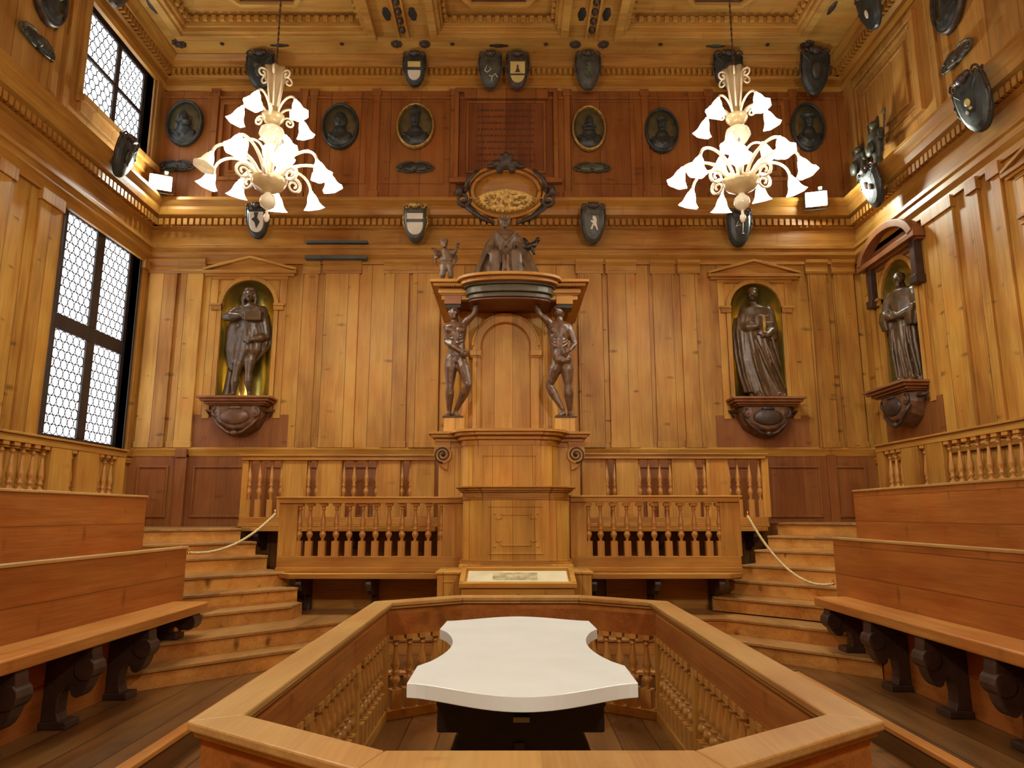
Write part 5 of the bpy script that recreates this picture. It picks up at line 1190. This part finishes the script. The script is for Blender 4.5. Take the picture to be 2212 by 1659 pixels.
flayed_left(); flayed_right()

def robe(mb, rings, nf=9, amp=.06, n=56, ph=0.0, drift=1.5):
    """rings: (cx, cy, z, half width, half depth, fold strength)"""
    out = []
    for cx, cy, z, hw, hd, fs in rings:
        r = []
        for i in range(n):
            a = 2 * PI * i / n
            f = 1 + amp * fs * (math.sin(nf * a + ph + drift * z) + .5 * math.sin((nf * 2 - 3) * a + 2 * z + ph * 2))
            r.append((cx + hw * f * math.cos(a), cy + hd * f * math.sin(a), z))
        out.append(r)
    mb.loft(out)
def statue_left():
    t = thing('niche_statue', 'long-haired cloaked scholar statue in the left back niche', 'statue', (NL[0], 11.05, NL[2]))
    k = .00192; X = lambda x: (x - 425) * k; Z = lambda z: (1285 - z) * k
    mb = MB(); head(mb, (X(428), -.05, Z(415)), .095, 0, .15, 'long'); mb.ball((X(430), -.03, Z(362)), (.11, .11, .05), 14)
    torso(mb, [(X(435), 0, Z(470), .08, .07), (X(440), 0, Z(505), .21, .11), (X(440), -.01, Z(600), .19, .13), (X(445), -.01, Z(700), .17, .12), (X(450), 0, Z(800), .19, .13)])
    robe(mb, [(X(440), 0, Z(680), .20, .12, .2), (X(440), 0, Z(780), .25, .14, .8), (X(430), 0, Z(880), .27, .15, 1), (X(400), .02, Z(960), .20, .13, 1), (X(380), .04, Z(1000), .15, .10, 1)], 8, .08)
    robe(mb, [(X(330), .05, Z(560), .10, .09, .3), (X(310), .05, Z(700), .12, .10, 1), (X(300), .05, Z(850), .11, .09, 1), (X(305), .05, Z(1000), .08, .07, 1), (X(315), .04, Z(1040), .04, .04, 0)], 5, .12)
    robe(mb, [(X(540), .04, Z(560), .09, .09, .3), (X(560), .04, Z(700), .10, .10, 1), (X(570), .03, Z(820), .09, .08, 1), (X(560), .03, Z(880), .05, .05, 0)], 5, .12)
    seg(mb, (X(360), -.0, Z(520)), (X(255), -.10, Z(600)), .085, .07); seg(mb, (X(255), -.10, Z(600)), (X(390), -.19, Z(600)), .07, .04); hand(mb, (X(390), -.19, Z(600)), (1, -.1, .1), 1.15, .6, 1, (0, -1, 0))
    seg(mb, (X(530), 0, Z(530)), (X(585), -.04, Z(760)), .085, .065); seg(mb, (X(585), -.04, Z(760)), (X(500), -.19, Z(800)), .06, .035); hand(mb, (X(500), -.19, Z(800)), (-1, -.1, .1), 1.15, .6, -1, (0, -1, 0))
    mb.box(X(430), X(560), -.22, -.10, Z(640), Z(560))
    seg(mb, (X(375), -.02, Z(930)), (X(355), -.05, Z(1090)), .075, .05); seg(mb, (X(355), -.05, Z(1090)), (X(345), -.02, Z(1225)), .058, .036, .2); foot(mb, (X(340), -.02, Z(1240)), (-.5, -1, 0), 1.25)
    seg(mb, (X(465), -.02, Z(900)), (X(462), -.06, Z(1080)), .085, .052); seg(mb, (X(462), -.06, Z(1080)), (X(470), -.02, Z(1225)), .060, .036, .2); foot(mb, (X(475), -.02, Z(1240)), (.4, -1, 0), 1.25)
    seg(mb, (X(290), .08, Z(1000)), (X(265), .08, Z(1250)), .05, .07)
    mb.obj('figure', M['statue'], t, remesh=0.011)
    mb = MB(); mb.box(-.28, .22, -.22, .2, 0, .035); mb.obj('base', M['shelf'], t, bevel=0.006)
def statue_right():
    t = thing('niche_statue', 'statue in a long draped gown holding a book in the right back niche', 'statue', (NR[0], 11.05, NR[2]))
    k = .00186; X = lambda x: (x - 460) * k; Z = lambda z: (1285 - z) * k
    mb = MB(); head(mb, (X(445), -.05, Z(370)), .095, .05, -.35, None); mb.ball((X(450), -.03, Z(325)), (.085, .095, .06), 14); mb.limb([(X(450), 0, Z(410)), (X(458), 0, Z(470))], [.055, .07], 10)
    torso(mb, [(X(465), 0, Z(450), .09, .08), (X(475), 0, Z(480), .215, .12), (X(470), 0, Z(600), .25, .14), (X(460), 0, Z(700), .24, .14)])
    robe(mb, [(X(470), 0, Z(560), .27, .14, .3), (X(460), 0, Z(680), .32, .16, .9), (X(465), 0, Z(800), .31, .17, 1), (X(475), 0, Z(950), .30, .17, 1), (X(500), 0, Z(1100), .28, .17, 1), (X(530), 0, Z(1230), .29, .18, 1), (X(540), 0, Z(1262), .28, .18, 1)], 10, .07, ph=.6, drift=2.2)
    robe(mb, [(X(340), .02, Z(560), .10, .10, .3), (X(320), .0, Z(700), .12, .12, 1), (X(325), .0, Z(900), .11, .11, 1), (X(345), .0, Z(1080), .10, .10, 1), (X(380), .0, Z(1220), .10, .10, .6)], 6, .12)
    for a, b in (((430, 780), (600, 1230)), ((500, 760), (650, 1200)), ((400, 900), (470, 1200)), ((560, 700), (620, 1000))): mb.limb([(X(a[0]), -.16, Z(a[1])), (X((a[0] + b[0]) / 2 - 12), -.19, Z((a[1] + b[1]) / 2)), (X(b[0]), -.17, Z(b[1]))], [.018, .024, .016], 8)
    seg(mb, (X(375), 0, Z(500)), (X(335), -.06, Z(660)), .085, .07); seg(mb, (X(335), -.06, Z(660)), (X(440), -.21, Z(665)), .075, .045); hand(mb, (X(440), -.21, Z(665)), (1, -.1, .1), 1.15, .6, 1, (0, -1, 0))
    seg(mb, (X(575), 0, Z(500)), (X(600), -.06, Z(680)), .09, .08); seg(mb, (X(600), -.06, Z(680)), (X(520), -.2, Z(740)), .08, .05); hand(mb, (X(520), -.2, Z(735)), (-1, -.1, .4), 1.15, .6, -1, (0, -1, 0))
    robe(mb, [(X(560), -.06, Z(620), .09, .10, .3), (X(560), -.08, Z(720), .11, .11, 1), (X(565), -.08, Z(775), .10, .10, 1)], 6, .14)
    foot(mb, (X(600), -.12, Z(1235)), (.3, -1, 0), 1.3); foot(mb, (X(430), -.12, Z(1235)), (-.2, -1, 0), 1.3)
    mb.obj('figure', M['statue'], t, remesh=0.011)
    mb = MB(); mb.box(X(478), X(500), -.27, -.17, Z(730), Z(580)); mb.obj('book', M['gilt'], t, bevel=0.004)
    mb = MB(); mb.box(-.2, .32, -.22, .2, 0, .035); mb.obj('base', M['shelf'], t, bevel=0.006)
def statue_side():
    t = thing('niche_statue', 'statue with crossed forearms and hitched gown in the right wall niche', 'statue', (XR + .05, NW[0], NW[2]), -PI / 2 + .35)
    mb = MB(); head(mb, (.0, -.05, 1.58), .095, 0, .2, 'beard'); mb.limb([(0, 0, 1.42), (0, 0, 1.5)], [.065, .05], 10)
    torso(mb, [(0, 0, 1.46, .08, .07), (0, 0, 1.41, .21, .12), (0, 0, 1.25, .22, .14), (0, 0, 1.02, .18, .13), (0, 0, .9, .2, .14)])
    robe(mb, [(0, 0, 1.05, .20, .14, .3), (0, 0, .9, .26, .16, .9), (.0, 0, .7, .27, .17, 1), (.02, 0, .45, .25, .16, 1), (.05, 0, .2, .22, .15, 1), (.06, 0, .05, .22, .15, 1)], 9, .08, ph=1.2)
    for s in (-1, 1):
        seg(mb, (s * .2, 0, 1.36), (s * .29, -.06, 1.08), .085, .075); seg(mb, (s * .29, -.06, 1.08), (s * .06, -.22, 1.0), .075, .045); hand(mb, (s * .06, -.22, 1.0), (-s, -.1, .1), 1.1, .6, s, (0, -1, 0))
        robe(mb, [(s * .25, -.08, 1.14, .08, .09, .3), (s * .22, -.12, 1.0, .09, .10, 1), (s * .2, -.12, .84, .07, .08, 1)], 5, .14); foot(mb, (s * .11 + .05, -.14, .085), (s * .3, -1, 0), 1.3)
    for x in (-.12, -.02, .09, .17): mb.limb([(x, -.15, .85), (x * 1.1 + .02, -.18, .5), (x * 1.2 + .05, -.16, .12)], [.016, .024, .018], 8)
    mb.obj('figure', M['statue'], t, remesh=0.011)
    mb = MB(); mb.box(-.2, .26, -.22, .2, 0, .035); mb.obj('base', M['shelf'], t, bevel=0.006)
statue_left(); statue_right(); statue_side()

# seated lady and putto on the canopy
def lady():
    t = thing('seated_lady_statue', 'crowned seated lady statue in wide draperies on top of the pulpit canopy', 'statue', (-.06, 9.25, 4.62))
    mb = MB(); mb2 = mb
    head(mb, (-.02, -.02, .90), .078, 0, .1, 'crown'); mb.limb([(-.02, 0, .78), (-.02, 0, .84)], [.05, .042], 10)
    torso(mb, [(-.02, 0, .81, .06, .055), (-.01, 0, .76, .145, .085), (0, 0, .64, .13, .10), (0, 0, .50, .11, .09), (0, 0, .42, .13, .11)])
    robe(mb, [(-.01, -.005, .80, .085, .07, .2), (-.01, -.01, .765, .155, .10, .5), (0, -.015, .68, .16, .125, .9), (0, -.01, .56, .135, .115, 1), (0, -.01, .50, .125, .11, .6), (0, -.01, .46, .16, .13, 1), (0, -.02, .40, .22, .17, 1)], 13, .06)
    for s in (-1, 1):   # cloak falling from the shoulders and spreading over the seat
        robe(mb, [(s * .13, .03, .77, .05, .06, .4), (s * .20, .03, .62, .08, .08, 1), (s * .25, .0, .40, .10, .12, 1), (s * .33, -.05, .18, .11, .16, 1), (s * .40, -.08, .0, .13, .18, 1)], 6, .12, ph=s)
        mb.limb([(s * .12, -.10, .74), (s * .02, -.14, .60), (-s * .05, -.13, .50)], [.02, .024, .018], 8)
    robe(mb, [(0, 0, .50, .14, .11, .3), (0, -.02, .42, .20, .16, .8), (.01, -.04, .30, .27, .22, 1), (.02, -.04, .16, .33, .24, 1), (.03, -.04, .0, .37, .25, 1)], 12, .07)
    for s in (-1, 1):   # knees and shins under the cloth
        seg(mb, (s * .09, -.05, .40), (s * .14, -.28, .36), .085, .075); seg(mb, (s * .14, -.28, .36), (s * .13, -.26, .04), .075, .06)
        mb.limb([(s * .03, -.30, .34), (s * .02, -.32, .18), (s * .05, -.30, .02)], [.02, .03, .025], 8)
    seg(mb, (-.14, 0, .73), (-.20, -.06, .54), .048, .04); seg(mb, (-.20, -.06, .54), (-.20, -.2, .42), .04, .026); hand(mb, (-.20, -.2, .42), (-.1, -1, -.3), .85, .5, 1)
    seg(mb, (.13, 0, .73), (.22, -.04, .58), .048, .04); seg(mb, (.22, -.04, .58), (.30, -.14, .52), .04, .026); hand(mb, (.30, -.14, .52), (1, -.5, .1), .85, .5, -1)
    mb.obj('figure', M['lady'], t, remesh=0.0085)
    mb = MB(); mb.limb([(.30, -.18, .50), (.37, -.20, .52), (.42, -.18, .58)], [.05, .045, .03], 10); mb.limb([(.34, -.2, .5), (.38, -.2, .40)], [.03, .02], 8); mb.limb([(.28, -.2, .56), (.24, -.18, .62)], [.03, .02], 8); mb.ball((.43, -.2, .60), .035, 10)
    mb.obj('small_winged_offering', M['black'], t, remesh=0.009)
lady()
def putto():
    t = thing('putto_statue', 'small winged putto statue standing on the left end of the canopy', 'statue', (cu - .86, 9.06, 4.606))
    k = .00124; X = lambda x: (x - 270) * k; Z = lambda z: (1335 - z) * k
    mb = MB(); head(mb, (X(258), -.02, Z(895)), .062, .1, .4, 'curls'); mb.limb([(X(262), 0, Z(935)), (X(268), 0, Z(965))], [.03, .04], 8)
    torso(mb, [(X(270), 0, Z(955), .05, .045), (X(275), 0, Z(975), .085, .06), (X(285), 0, Z(1030), .082, .068), (X(290), 0, Z(1080), .085, .07), (X(290), 0, Z(1120), .06, .05)])
    seg(mb, (X(225), 0, Z(975)), (X(195), -.05, Z(1030)), .032, .026); seg(mb, (X(195), -.05, Z(1030)), (X(180), -.09, Z(1005)), .026, .018); hand(mb, (X(180), -.09, Z(1005)), (-.6, -.5, .6), .6, .5, 1)
    seg(mb, (X(325), 0, Z(970)), (X(365), -.05, Z(1010)), .032, .026); seg(mb, (X(365), -.05, Z(1010)), (X(395), -.07, Z(960)), .026, .018); hand(mb, (X(395), -.07, Z(960)), (.3, -.3, 1), .6, .5, -1)
    seg(mb, (X(262), 0, Z(1110)), (X(252), -.03, Z(1215)), .05, .036); seg(mb, (X(252), -.03, Z(1215)), (X(240), .0, Z(1300)), .036, .02, .2); foot(mb, (X(240), 0, Z(1300)), (-.4, -1, 0), .6)
    seg(mb, (X(310), 0, Z(1110)), (X(335), -.03, Z(1215)), .05, .036); seg(mb, (X(335), -.03, Z(1215)), (X(330), .03, Z(1300)), .036, .02, .2); foot(mb, (X(330), .03, Z(1300)), (.4, -1, 0), .6)
    mb.obj('figure', M['lady'], t, remesh=0.007)
    mb = MB()
    for s in (-1, 1):
        for j in range(5): mb.limb([(s * .03, .05, Z(985)), (s * (.11 + .01 * j), .08, Z(950 + 22 * j)), (s * (.16 - .012 * j), .08, Z(960 + 40 * j))], [.02, .02, .010], 6)
    mb.obj('wing', M['lady'], t, remesh=0.007)
    mb = MB(); mb.tube([(X(180), -.10, Z(1040)), (X(176), -.10, Z(960))], .008, 6); mb.tube([(X(160), -.10, Z(1003)), (X(215), -.09, Z(1000))], .008, 6); mb.obj('attribute', M['crest'], t)
putto()
# two carved armour trophies standing on the cornice of the right wall
def trophy(label, y, h):
    t = thing('armour_trophy', label, 'carved trophy', (5.42, y, 6.66), -PI / 2)
    mb = MB(); torso(mb, [(0, 0, 0, .10, .08), (0, 0, .12 * h, .07, .06), (0, 0, .30 * h, .10, .08), (0, -.01, .50 * h, .13, .09), (0, 0, .64 * h, .14, .08), (0, 0, .70 * h, .06, .05)])
    mb.ball((0, -.01, .80 * h), (.065, .075, .09 * h), 12); mb.limb([(0, .03, .86 * h), (0, .05, .98 * h)], [.04, .02], 8)
    for s in (-1, 1): seg(mb, (s * .13, 0, .62 * h), (s * .2, -.04, .42 * h), .04, .03); mb.limb([(s * .12, .02, .2 * h), (s * .24, .02, .9 * h)], .014, 6); mb.ball((s * .25, .02, .92 * h), (.03, .015, .06), 8)
    mb.obj('carved_body', M['slate_hi'], t, remesh=0.011)
    mb = MB(); mb.lathe([(.0, 0), (.10, 0), (.11, .02), (.06, .05), (.0, .06)], n=18, T=Matrix.Translation((0, -.10, .3 * h)) @ Matrix.Rotation(PI / 2, 4, 'X')); mb.obj('round_shield', M['slate_hi'], t, smooth=True)
trophy('carved armour trophy on the right wall cornice nearest the corner', 10.22, .62)
trophy('taller carved armour trophy on the right wall cornice beside the framed panel', 9.72, .78)
